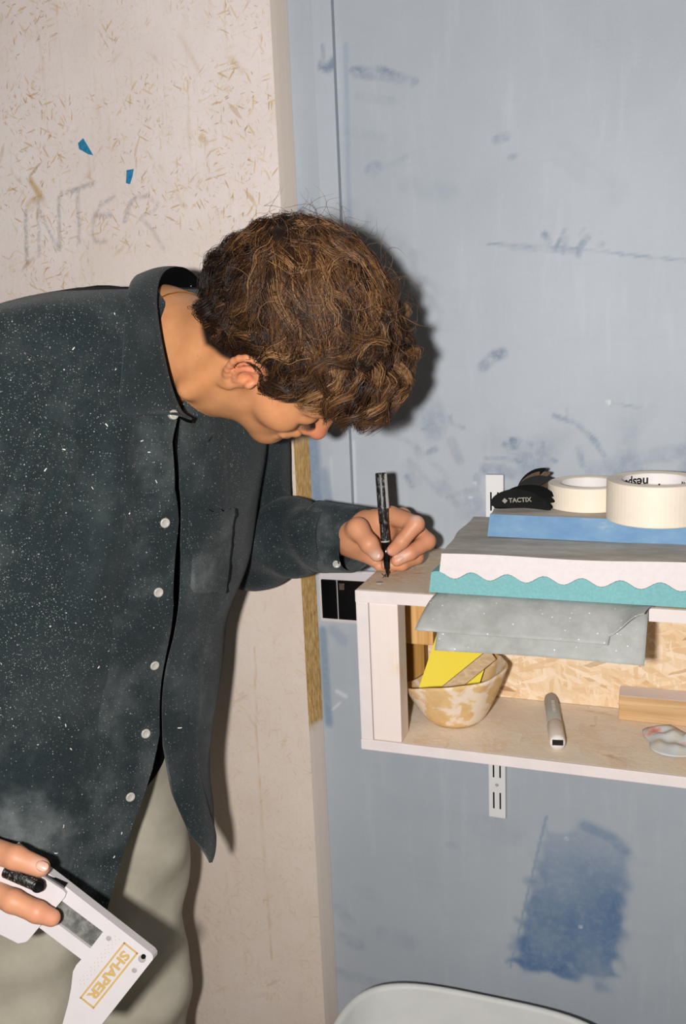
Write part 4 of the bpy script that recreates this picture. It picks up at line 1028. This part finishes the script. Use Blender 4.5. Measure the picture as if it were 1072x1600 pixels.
# short curly hairs on the nape
EB = []
for k in range(150):
    a_ = hg.uniform(-1.2, 1.3); q = hg.random()
    P0 = at(300 + 38 * hg.random() + 25 * q, 470 + 110 * hg.random(), 1.0); dirv = nrm(nkm - neck0)
    t0 = (P0 - neck0) @ dirv; ax_ = neck0 + dirv * t0; rr_ = P0 - ax_; rr_ = nrm(rr_ - dirv * (rr_ @ dirv)); B0 = ax_ + rr_ * 0.0605
    d1 = nrm(-dirv * 0.8 + np.cross(dirv, rr_) * hg.normal() * 0.8); EB.append(np.stack([B0 + d1 * 0.012 * t_ + rr_ * (0.0005 + 0.0025 * t_) + np.cross(d1, rr_) * 0.004 * math.sin(3 * t_) for t_ in np.linspace(0, 1, 6)]))
V, F, T_ = strands(np.array(EB), 0.00016, np.zeros(len(EB))); mk('nape_hair', V, F, M['lash'], per)
# gold chain
ch = []; x_, y_, dd = frame(nkm - neck0)
for a_ in np.linspace(0, 2 * math.pi, 120, endpoint=False):
    dv = x_ * math.cos(a_) + y_ * math.sin(a_); c_ = neck0 + dd * (0.006 + 0.024 * float(dv @ CU))
    rr_ = np.linspace(0.03, 0.14, 200); ok_ = hd((c_ + rr_[:, None] * dv).astype(np.float32)); j_ = np.argmax(ok_ > 0)
    ch.append(c_ + dv * (min(rr_[j_], 0.085) + 0.0006))
V, F = tube(np.array(ch + ch[:1]), 0.0009, 6); mk('necklace', V, F, M['gold'], per, sm=True)

# ------------------------------------------------------------------ shirt
# torso rows: image row, centre column, depth, half depth (near, far side), half width
TOR = [(450, 212, 1.112, .046, .046, .075), (462, 216, 1.113, .062, .062, .150), (478, 214, 1.118, .082, .080, .192), (505, 206, 1.125, .098, .095, .214), (570, 202, 1.128, .112, .108, .216), (650, 198, 1.130, .122, .116, .214), (760, 190, 1.138, .126, .122, .212),
       (900, 162, 1.157, .128, .130, .208), (1030, 132, 1.175, .130, .138, .206), (1160, 108, 1.190, .134, .150, .206), (1300, 98, 1.205, .138, .165, .208), (1440, 96, 1.215, .142, .170, .210)]
NEARP = [(268, 450), (280, 560), (283, 650), (272, 690), (270, 760), (275, 815), (268, 927), (258, 1037), (247, 1145), (237, 1200), (224, 1245), (196, 1330), (168, 1425), (160, 1450)]
FARP = [(284, 450), (296, 560), (290, 650), (281, 700), (278, 760), (281, 872), (268, 1000), (256, 1100), (253, 1165), (268, 1240), (290, 1300), (318, 1342)]
HEMP = [(166, 1428), (140, 1436), (100, 1438), (50, 1430), (0, 1412)]
def torso(py, phi):
    c = catmull(TOR, py)                                    # columns: cx, D, a_near, a_far, b
    cen = CC + c[..., 1:2] * (CF + CR * ((c[..., 0:1] - IW / 2) / FPX) + CU * ((IH / 2 - py[..., None]) / FPX))
    cf, sf = np.cos(phi), np.sin(phi); ex = 0.88
    a = c[..., 2] + (c[..., 3] - c[..., 2]) * smooth(-0.3, 0.5, phi + 0 * py)
    a = np.where(cf < 0, c[..., 2], a)
    return cen + (a * np.sign(cf) * np.abs(cf) ** ex)[..., None] * FW + (c[..., 4] * np.sign(sf) * np.abs(sf) ** ex)[..., None] * LW
_gy, _gp = np.meshgrid(np.arange(450, 1441, 6.0), np.linspace(R_(-120), R_(80), 320), indexing='ij')
_gx = proj(torso(_gy, _gp))
_fr = np.gradient(_gx[..., 0], axis=1) > -0.02                # the side turned to the camera
def solve2(x, y):
    """image point -> (row key, body angle) on the torso surface"""
    e = (_gx[..., 0] - x) ** 2 + (_gx[..., 1] - y) ** 2 + np.where(_fr, 0, 1e5); i = np.unravel_index(np.argmin(e), e.shape); return _gy[i], _gp[i]
k0, k1 = np.array([solve2(*q) for q in NEARP]), np.array([solve2(*q) for q in FARP])
NU, NVv = 260, 150
U = np.linspace(0, 1, NU); Wv = np.linspace(0, 1, NVv)
hk = []
for q in HEMP:
    y_, p_ = solve2(*q); a0_, a1_ = np.interp(y_, *k0.T), np.interp(y_, *k1.T) - 2 * math.pi; hk.append((max(0, (p_ - a0_) / (a1_ - a0_)), y_))
hk = sorted(hk); tipy = k1[-1, 0]
hem_n = [(0, hk[0][1])] + hk + [(hk[-1][0] + 0.1, hk[-1][1] - 25), (0.5, hk[-1][1] + 30), (0.7, tipy - 60), (0.9, tipy - 50), (0.96, tipy - 15), (1.0, tipy)]
hem = np.interp(U, *zip(*hem_n)); rows = None
PY = 450 + (hem[:, None] - 450) * Wv[None, :]
A0 = np.interp(PY, *k0.T); A1 = np.interp(PY, *k1.T) - 2 * math.pi
PH = A0 + (A1 - A0) * U[:, None]
SP = torso(PY, (PH + math.pi) % (2 * math.pi) - math.pi)
def add_folds(SP, fn):
    du = np.gradient(SP, axis=0); dv = np.gradient(SP, axis=1); nn_ = np.cross(du, dv); nn_ /= np.linalg.norm(nn_, axis=2, keepdims=True) + 1e-9
    return SP + nn_ * fn[..., None], nn_
cenl = catmull(TOR, PY); cen_ = CC + cenl[..., 1:2] * (CF + CR * ((cenl[..., 0:1] - IW / 2) / FPX) + CU * ((IH / 2 - PY[..., None]) / FPX))
_, nn_ = add_folds(SP, PY * 0)
flip = np.sign(((SP - cen_) * nn_).sum(-1).mean())
env = smooth(480, 640, PY)
fold = (0.0045 * np.sin(PH * 5.0 + 0.004 * PY + 0.7 * np.sin(PY * 0.008)) * smooth(650, 1300, PY) + 0.0050 * SineNoise(51, 14)(SP) + 0.0030 * SineNoise(52, 36)(SP)) * (0.35 + 0.65 * env)
px = proj(SP)
def crease(P, wid, dep):                                    # soft valley along an image polyline on the near side
    P = np.asarray(P, float); d_ = np.full(PY.shape, 1e3)
    for a, b in zip(P[:-1], P[1:]):
        ab = b - a; t_ = np.clip(((px - a) @ ab) / (ab @ ab), 0, 1); d_ = np.minimum(d_, np.linalg.norm(px - a - t_[..., None] * ab, axis=-1))
    near = ((SP - CC) @ CF) < cenl[..., 1] + 0.02
    return dep * np.exp(-(d_ / wid) ** 2) * near
fold -= crease([(96, 668), (70, 735), (38, 815)], 11, 0.010) - crease([(118, 700), (90, 760), (60, 830)], 16, 0.006)
fold -= crease([(60, 610), (62, 700), (40, 800)], 5, 0.003)
fold -= crease([(150, 690), (120, 800), (100, 930)], 22, 0.006) + crease([(230, 700), (215, 840), (190, 980)], 18, 0.005)
fold += crease([(190, 700), (170, 830), (140, 960)], 20, 0.005)
fold += crease([(110, 1040), (170, 1060), (215, 1110)], 16, 0.004) - crease([(60, 1120), (130, 1180), (190, 1200)], 14, 0.003)
SP, _ = add_folds(SP, fold * flip)
# far panel turns outwards a little at its lower front corner
k_ = smooth(0.93, 1.0, U)[:, None] * smooth(1000, 1330, PY); SP = SP + k_[..., None] * (FW * 0.012)
specks = np.clip(1.25 - (PY - 520) / 700 + 0.35 * SineNoise(61, 9)(SP), 0.15, 1.2) * np.clip(0.75 + 0.35 * SineNoise(62, 22)(SP), 0.2, 1.2)
dustm = np.clip(smooth(900, 1250, PY) * 1.0 + 0.18 + 0.25 * SineNoise(63, 12)(SP), 0, 1.2)
shirt = mk('shirt', SP.reshape(-1, 3), gridF(NU, NVv), M['shirt'], per, sm=True, attrs={'specks': specks.ravel(), 'dust': dustm.ravel()})
solidify(shirt, 0.0022, -1 if flip > 0 else 1)
SN = add_folds(SP, PY * 0)[1] * flip; SPX = proj(SP); NEARV = (SN @ -CF) > 0.15
def on_shirt(x, y, lo=0, hi=1):
    d2 = ((SPX - np.array([x, y])) ** 2).sum(-1) + np.where(NEARV, 0, 1e6) + np.where((U[:, None] >= lo) & (U[:, None] <= hi), 0, 1e6)
    i, j = np.unravel_index(np.argmin(d2), d2.shape); return SP[i, j], SN[i, j]
ones = lambda V, a=0.7, b=0.3: {'specks': np.full(len(V), a), 'dust': np.full(len(V), b)}
# placket strip along the near edge
PV = []
for i in range(0, 14):
    for j in range(14, NVv, 1): PV.append(SP[i, j] + SN[i, j] * (0.0016 if i < 13 else 0.0002))
mk('placket', PV, gridF(14, NVv - 14), M['shirt'], shirt, sm=True, attrs=ones(PV, 0.5, 0.5))
PV = []
for i in range(NU - 13, NU):
    for j in range(10, NVv, 1): PV.append(SP[i, j] + SN[i, j] * (0.0018 if i > NU - 13 else 0.0002))
mk('placket', PV, gridF(13, NVv - 10), M['shirt'], shirt, sm=True, attrs=ones(PV, 0.5, 0.3))
# buttons
for bx_, by_ in ((257, 815), (248, 927), (239, 1037), (227, 1145), (205, 1245)):
    p_, n_ = on_shirt(bx_, by_, 0, 0.2); n_ = nrm(n_ - CF * 0.3)
    V, F = lathe(p_ + n_ * 0.0016, n_, [(0.0001, 0.0016), (0.0030, 0.0014), (0.0038, 0.0022), (0.0054, 0.0021), (0.0058, 0.001), (0.0054, 0.0)], 22)
    b_ = mk('button', V, F, M['button'], shirt, sm=True)
# breast pocket on the far panel
pk = []; npk = 14
q4 = [(294, 798), (366, 792), (352, 925), (299, 925)]
for i in range(npk):
    for j in range(npk):
        a, b = i / (npk - 1), j / (npk - 1)
        x = (q4[0][0] * (1 - a) + q4[1][0] * a) * (1 - b) + (q4[3][0] * (1 - a) + q4[2][0] * a) * b
        y = (q4[0][1] * (1 - a) + q4[1][1] * a) * (1 - b) + (q4[3][1] * (1 - a) + q4[2][1] * a) * b
        d2 = ((SPX - np.array([x, y])) ** 2).sum(-1) + np.where((U[:, None] > 0.7) & ((SN @ -CF) > 0.0), 0, 1e6); ii = np.unravel_index(np.argmin(d2), d2.shape)
        gap = 0.008 * math.sin(math.pi * a) * (1 - b) ** 3
        pk.append(SP[ii] + SN[ii] * (0.0030 + gap))
pkA = np.array(pk).reshape(npk, npk, 3)
for _ in range(2): pkA[1:-1, 1:-1] = (pkA[1:-1, 1:-1] * 2 + pkA[:-2, 1:-1] + pkA[2:, 1:-1] + pkA[1:-1, :-2] + pkA[1:-1, 2:]) / 6
pko = mk('pocket', pkA.reshape(-1, 3), gridF(npk, npk), M['shirt'], shirt, sm=True, attrs=ones(pk, 0.5, 1.0)); solidify(pko, 0.002, 0)
# collar: stand, fold line, falling leaf
fold_l = [(300, 655, 1.015), (284, 644, 1.012), (268, 606, 1.010), (256, 556, 1.012), (247, 505, 1.020), (244, 462, 1.040), (252, 430, 1.075), (272, 418, 1.115), (296, 424, 1.155), (322, 455, 1.185), (338, 510, 1.195), (340, 570, 1.175), (334, 620, 1.135), (318, 652, 1.080)]
leaf_l = [(276, 646, 1.000), (240, 646, .990), (190, 643, .978), (191, 580, .982), (194, 520, .992), (198, 468, 1.02), (206, 440, 1.06), (226, 428, 1.13), (262, 440, 1.20), (318, 470, 1.235), (352, 520, 1.235), (362, 590, 1.205), (352, 650, 1.150), (324, 690, 1.075)]
stan_l = [(300, 660, 1.03), (286, 655, 1.03), (272, 625, 1.028), (258, 585, 1.03), (246, 540, 1.035), (238, 500, 1.05), (243, 475, 1.085), (262, 462, 1.115), (285, 465, 1.15), (308, 490, 1.175), (322, 530, 1.18), (325, 580, 1.165), (320, 625, 1.13), (312, 655, 1.085)]
nc = 90
cl = [resolve([L(*q) for q in r], nc) for r in (stan_l, [(x, y, d_ - 0.004) for x, y, d_ in fold_l], [(x, y, d_ - 0.014) for x, y, d_ in leaf_l])]
fs = np.linspace(0, 1, 14); CP = []
for i in range(nc):
    a, b, c = cl[0][i], cl[1][i], cl[2][i]
    outw = nrm(b - neck0 - nrm(nkm - neck0) * ((b - neck0) @ nrm(nkm - neck0)))
    col_ = [a + (b - a) * q for q in np.linspace(0, 1, 5)[:-1]] + [b + (c - b) * q + (outw * 0.6 + np.array([0, 0, .5])) * 0.0035 * math.sin(math.pi * q) * (1 - .4 * q) for q in np.linspace(0, 1, 10)]
    CP += col_
V = np.array(CP)
co_ = mk('collar', V, gridF(nc, 14), [M['shirt'], M['tee']], shirt, sm=True, attrs=ones(V, 0.45, 0.12), mat_idx=[1 if k % 13 < 4 else 0 for k in range((nc - 1) * 13)]); solidify(co_, 0.0024, 0)
# sleeves
def sleeve(P, Rr, n, nseg_, seed, cuff, att, name='sleeve'):
    C_ = resolve(P, nseg_); R2 = np.interp(np.linspace(0, 1, nseg_), np.linspace(0, 1, len(Rr)), Rr)
    V, F = tube(C_, R2, n, cap=False); V = V.reshape(nseg_, n, 3); T_ = np.gradient(C_, axis=0)
    t_ = np.linspace(0, 1, nseg_)[:, None]; th2 = np.arange(n)[None, :] * 2 * math.pi / n
    amp = 0.0045 * np.sin(t_ * 34 + 2.2 * np.sin(th2 + seed) + seed) * smooth(0.25, 0.55, t_) * smooth(1.0, 0.85, t_) + 0.005 * SineNoise(seed, 20)(V) + 0.0022 * SineNoise(seed + 1, 55)(V)
    dr = V - C_[:, None]; dr /= np.linalg.norm(dr, axis=2, keepdims=True)
    V = V + dr * (amp * cuff)[..., None]
    V = V.reshape(-1, 3)
    o = mk(name, V, F, M['shirt'], shirt, sm=True, attrs=att(V)); solidify(o, 0.0022, -1)
    return o
sleeve([shL + LW * -0.03 + np.array([0, 0, .0]), shL * .5 + elL * .5 + LW * 0.0, elL + (elL - shL) * 0.02 + RT0 * -.006, elL * .62 + wrL * .38, elL * .15 + wrL * .85 + np.array([0, 0, -.002])], [0.078, 0.070, 0.061, 0.055, 0.046], 56, 90, 5, 1.0, lambda V: ones(V, 0.45, 0.25))
sleeve([shR + LW * 0.03 - np.array([0, 0, .035]) - FW * .02, shR * .55 + elR * .45 - LW * .005, elR, elR * .5 + wrR * .5, elR * .06 + wrR * .94], [0.070, 0.070, 0.064, 0.056, 0.046], 56, 90, 9, 1.0, lambda V: ones(V, 1.0, 0.3))
# left cuff: slightly flared oval band round the wrist
def cuff(P0, P1, r0, r1, squash, upv_, btn):
    d_ = nrm(P1 - P0); u1 = nrm(upv_ - d_ * (upv_ @ d_)); v1 = np.cross(d_, u1); n, ms = 56, 16; V = []
    for i in range(ms):
        q = i / (ms - 1); c_ = P0 + (P1 - P0) * q
        for k in range(n):
            a = 2 * math.pi * k / n; r = (r0 + (r1 - r0) * q) * (1 + 0.03 * math.sin(3 * a + 1))
            V.append(c_ + u1 * math.cos(a) * r + v1 * math.sin(a) * r * squash - d_ * 0.012 * q * math.cos(a + .5) * -1)
    F = [[i * n + k, i * n + (k + 1) % n, (i + 1) * n + (k + 1) % n, (i + 1) * n + k] for i in range(ms - 1) for k in range(n)]
    o = mk('cuff', V, F, M['shirt'], shirt, sm=True, attrs=ones(V, 0.35, 0.9)); solidify(o, 0.003, 0); return o
cuff(elL * .30 + wrL * .70, L(563, 845, 1.212), 0.048, 0.0425, 0.88, np.array([0, 0, 1.0]), None)
cuff(elR * .25 + wrR * .75, wrR + nrm(wrR - elR) * 0.006, 0.050, 0.042, 0.85, LW, None)
p_ = L(526, 881, 1.200); n_ = nrm(-CF + np.array([0, 0, -.35]))
V, F = lathe(p_, n_, [(0.0001, 0.0016), (0.0030, 0.0014), (0.0038, 0.0022), (0.0050, 0.0021), (0.0053, 0.001), (0.005, -0.004)], 22); mk('button', V, F, M['button'], shirt, sm=True)
p_ = L(271, 648, 0.992); V, F = lathe(p_, nrm(-CF + RT0 * .8), [(0.0001, 0.0016), (0.0030, 0.0014), (0.0050, 0.0021), (0.0053, 0.001), (0.005, -0.003)], 22); mk('button', V, F, M['button'], shirt, sm=True)
# shavings caught on the cloth
SVs = []
for x, y in [(221, 685), (142, 765), (100, 705), (200, 800), (112, 545), (178, 574), (90, 1118), (105, 1130), (110, 1168), (87, 1335), (178, 1342), (60, 1165), (233, 705), (180, 490), (300, 400), (168, 662), (72, 735), (240, 750), (190, 1300), (150, 1040), (98, 1290)]:
    p_, n_ = on_shirt(x, y); a = hg.uniform(0, 3.1); t1 = nrm(np.cross(n_, (0.3, .2, 1))); t2 = np.cross(n_, t1); d1 = t1 * math.cos(a) + t2 * math.sin(a); Ls = hg.uniform(0.0015, 0.0040)
    SVs.append(tube([p_ + n_ * 0.0012 + d1 * (q - .5) * Ls + n_ * 0.0008 * math.sin(q * 3) for q in np.linspace(0, 1, 5)], hg.uniform(.0004, .0007), 5))
p_, n_ = on_shirt(278, 1137, .8, 1); SVs.append(tube([p_ + n_ * .002 + RT0 * (q - .5) * .008 + n_ * .001 * math.sin(3 * q) for q in np.linspace(0, 1, 5)], .0006, 5))
V, F = join(SVs); o = mk('shavings', V, F, M['lint'], shirt); o['kind'] = 'stuff'
# dark tee under the open shirt
te = SDF(); te.ell(chC, (0.110, 0.172, 0.21), TA); te.ell(waC, (0.101, 0.152, 0.18), TA, 0.06); te.ell(hipC, (0.110, 0.166, 0.12), TA, 0.06)
V, F = surf_net(te, chC - [.3, .3, .3], chC + [.3, .3, .17], 0.008)
V3, F3 = surf_net(te, waC - [.3, .3, .42], chC + [.3, .3, .17], 0.009)
mk('undershirt', V3, F3, M['tee'], per, sm=True)

# ------------------------------------------------------------------ trousers and shoes
ts = SDF()
ts.ell(hipC + np.array([0, 0, .01]), (0.112, 0.172, 0.145), TA)
for hp, kn, an, s in ((hipR, knR, anR, -1), (hipL, knL, anL, 1)):
    ts.chain([hp, kn, an + np.array([0, 0, .0])], [0.098, 0.084, 0.080], 0.03)
fn = SineNoise(71, 16); fn2 = SineNoise(72, 40)
def tro(P):
    hgt = P[:, 2]; d_ = ts(P)
    return np.maximum(d_ - 0.004 * fn(P) - 0.003 * fn2(P * np.array([1, 1, 1.6])) - 0.0022 * np.sin(hgt * 48 + P @ LW * 30 + 2 * fn(P * .6)), 0.045 - hgt)
pts = np.array([hipC, anR, anL]); V, F = surf_net(tro, pts.min(0) - [.2, .2, .06], np.r_[pts.max(0)[:2] + .2, hipC[2] + .16], 0.006)
trs = mk('trousers', V, F, M['trousers'], per, sm=True)
for a_ in (anR, anL):
    so = SDF(); b_ = fl(a_, 0.045) - FW * 0.03
    so.cap(b_, fl(a_, 0.038) + FW * 0.17, 0.045, 0.036, 0.02); so.ell(fl(a_, 0.075), (0.05, 0.045, 0.05), TA, 0.03); so.cap(fl(a_, 0.04) + FW * .06 - LW * .01, fl(a_, .036) + FW * .14 + LW * .01, 0.043, 0.040, 0.02)
    V, F = surf_net(lambda P: np.maximum(so(P), 0.002 - P[:, 2]), b_ - [.12, .12, .05], fl(a_, .14) + FW * .2 + [.1, .1, 0.0], 0.005) if False else surf_net(lambda P: np.maximum(so(P), 0.002 - P[:, 2]), np.minimum(b_, fl(a_, 0) + FW * .2) - [.1, .1, .06], np.maximum(b_, fl(a_, .1) + FW * .2) + [.1, .1, .06], 0.005)
    mk('shoe', V, F, M['shoe'], per, sm=True)

# ------------------------------------------------------------------ pen in the writing hand
tip, ptop = onZ(606, 902, ST + 0.0004), L(594.5, 739, 1.172)
d_ = nrm(ptop - tip); LP = np.linalg.norm(ptop - tip)
pen = empty('marker_pen', tip); tag(pen, 'black marker pen held upright in the writing hand', 'pen')
V, F = lathe(tip, d_, [(0.0001, 0), (0.0010, 0.0004), (0.0013, 0.004), (0.0022, 0.0055), (0.0026, 0.010), (0.0038, 0.0115), (0.0042, 0.024), (0.0050, 0.030), (0.0052, 0.046), (0.0001, 0.046)], 24); mk('nib_section', V, F, M['blackgloss'], pen, sm=True)
V, F = lathe(tip, d_, [(0.0001, 0.046), (0.0054, 0.0462), (0.0057, 0.048), (0.0059, LP * 0.52), (0.0064, LP * 0.525), (0.0067, LP * 0.7), (0.0068, LP - 0.002), (0.0062, LP), (0.0046, LP), (0.0042, LP - 0.003), (0.0001, LP - 0.003)], 28); mk('barrel', V, F, M['barrel'], pen, sm=True)
sdv = nrm(RT0 * 0.7 - AW0 * 0.7 - d_ * ((RT0 * 0.7 - AW0 * 0.7) @ d_)); tv_ = np.cross(d_, sdv)
V, F = boxm(tip + d_ * (LP * 0.83) + sdv * 0.0084, (LP * 0.33, 0.0022, 0.0036), 0.0007, (d_, sdv, tv_)); mk('clip', V, F, M['greyplastic'], pen)
V, F = boxm(tip + d_ * (LP * 0.98) + sdv * 0.0072, (0.005, 0.0035, 0.0036), 0.0006, (d_, sdv, tv_)); mk('clip_root', V, F, M['barrel'], pen)
V, F = lathe(tip, d_, [(0.0052, 0.0455), (0.0060, 0.0460), (0.0060, 0.0475), (0.0054, 0.0480)], 24, True); mk('collar_ring', V, F, M['greyplastic'], pen)

# ------------------------------------------------------------------ the white tool in the other hand
tl = empty('handheld_tool', L(150, 1480, DT + .01)); tag(tl, 'white flat tool with gold boxed lettering held low in the other hand', 'tool')
back = L(158, 1472, DT + 0.012) - L(150, 1480, DT)
def plate_mesh(outer, hole, D0, vec):
    """flat plate with a window: outer ring bridged to the hole"""
    bm = bmesh.new()
    vs = [bm.verts.new(L(x, y, D0)) for x, y in outer]; es = [bm.edges.new((vs[i], vs[(i + 1) % len(vs)])) for i in range(len(vs))]
    if hole:
        hs = [bm.verts.new(L(x, y, D0)) for x, y in hole]; es += [bm.edges.new((hs[i], hs[(i + 1) % len(hs)])) for i in range(len(hs))]
    bmesh.ops.triangle_fill(bm, use_beauty=True, use_dissolve=False, edges=es)
    r_ = bmesh.ops.extrude_face_region(bm, geom=list(bm.faces))
    for v in r_['geom']:
        if isinstance(v, bmesh.types.BMVert): v.co += Vector(vec)
    bmesh.ops.recalc_face_normals(bm, faces=list(bm.faces))
    V = np.array([v.co[:] for v in bm.verts]); bm.verts.index_update(); F = [[v.index for v in f.verts] for f in bm.faces]; bm.free(); return V, F
outer = [(20, 1322), (100, 1383), (236, 1489), (239, 1494), (239, 1499), (150, 1612), (96, 1606), (106, 1570), (111, 1545), (114, 1518), (119, 1508), (127, 1499), (62, 1450), (-10, 1395)]
hole = [(84, 1398), (161, 1456), (141, 1482), (64, 1424)]
V, F = plate_mesh(outer, hole, DT, back); mk('frame_plate', V, F, M['whiteplastic'], tl)
V, F = extrude_poly([L(x, y, DT + .004) for x, y in [(78, 1390), (168, 1457), (142, 1490), (56, 1424)]], back * 0.5); mk('window_pane', V, F, M['window'], tl)
cl_o = [(-20, 1318), (14, 1336), (65, 1369), (99, 1391), (103, 1396), (101, 1402), (44, 1469), (40, 1472), (28, 1474), (-40, 1440)]
V, F = plate_mesh(cl_o, None, DT - 0.006, (L(0, 0, 1.0) - L(0, 0, 1.0)) + CF * 0.0055); mk('sliding_clamp', V, F, M['whiteplastic'], tl)
V, F = extrude_poly([L(x, y, DT - 0.002) for x, y in [(70, 1366), (104, 1382), (99, 1391), (66, 1370)]], CF * 0.004); mk('dark_rail', V, F, M['blackgloss'], tl)
a, b = L(8, 1361, DT - .014), L(59, 1383, DT - 0.022); dk = nrm(b - a); Lk = np.linalg.norm(b - a)
V, F = lathe(a, dk, [(0.0001, 0), (0.0062, 0.0), (0.0066, 0.001), (0.0066, Lk - .001), (0.0060, Lk), (0.0048, Lk), (0.0046, Lk - 0.006), (0.0001, Lk - 0.006)], 26); kb = mk('knob', V, F, M['barrel'], tl, sm=True)
kc = b + nrm(-CF * .75 + dk * 0.3) * 0.0035
V, F = lathe(kc, nrm(-CF + dk * .35), [(0.0001, 0.0002), (0.0052, 0.0002), (0.0054, 0.0008), (0.0064, 0.0008), (0.0066, -0.004)], 26); mk('knob_end', V, F, M['dark'], kb, sm=True)
sf_ = lambda x, y, e=0.0006: L(x, y, DT - e)
for x, y, r, mt in ((170, 1466, .0028, 'greyplastic'), (210, 1516, .0028, 'greyplastic'), (222, 1498, .0042, 'greyplastic')):
    V, F = lathe(sf_(x, y, 0.0), -CF, [(0.0001, 0.0005), (r * .8, 0.0005), (r, 0.0002), (r, -0.001)], 20); mk('screw', V, F, M[mt], tl)
V, F = lathe(sf_(224, 1495, 0.0007), -CF, [(0.0001, 0.0001), (.0026, 0.0001), (.0027, -0.001)], 16); mk('screw_hole', V, F, M['dark'], tl)
# lettering in a box
dx = nrm(np.array([-280.0, 350.0])); uy = np.array([dx[1], -dx[0]])
o2 = np.array([205.0, 1480.5]); LT = 112.0; hw = 14.2
def P2(q, r): v = o2 + dx * q + uy * r; return L(v[0], v[1], DT - 0.0007)
VV = []
lw = 3.0
for q0, q1, r0, r1 in ((0, LT, -hw, -hw + lw), (0, LT, hw - lw, hw), (0, lw, -hw, hw), (LT - lw, LT, -hw, hw)):
    VV.append(([P2(q0, r0), P2(q1, r0), P2(q1, r1), P2(q0, r1)], [[0, 1, 2, 3]]))
V, F = join(VV); mk('logo_frame', V, F, M['goldprint'], tl)
tv, tf = text_mesh('SHAPER', 24.0, 0.95)
wd_ = tv[:, 0].max() - tv[:, 0].min(); tv[:, 0] *= 92.0 / wd_; tv[:, 1] *= 16.5 / (tv[:, 1].max() - tv[:, 1].min()); tv[:, 1] -= (tv[:, 1].max() + tv[:, 1].min()) / 2
mk('lettering', [P2(LT / 2 + x, y) for x, y, _ in tv], tf, M['goldprint'], tl)
VV = []
for i in range(5):
    for j in range(22):
        if (i + j) % 2: continue
        q, r = 4 + j * 4.4, -hw - 8 - i * 4.0
        v = o2 + dx * (q - 2) + uy * r
        if v[0] < 118 or v[1] > 1590 or i > 3 - j * 0.02: continue
        VV.append(lathe(L(v[0], v[1], DT - 0.0005), -CF, [(0.0001, 0.0), (0.0004, 0.0), (0.00045, -0.0003)], 6))
V, F = join(VV); mk('dot_print', V, F, M['goldprint'], tl)
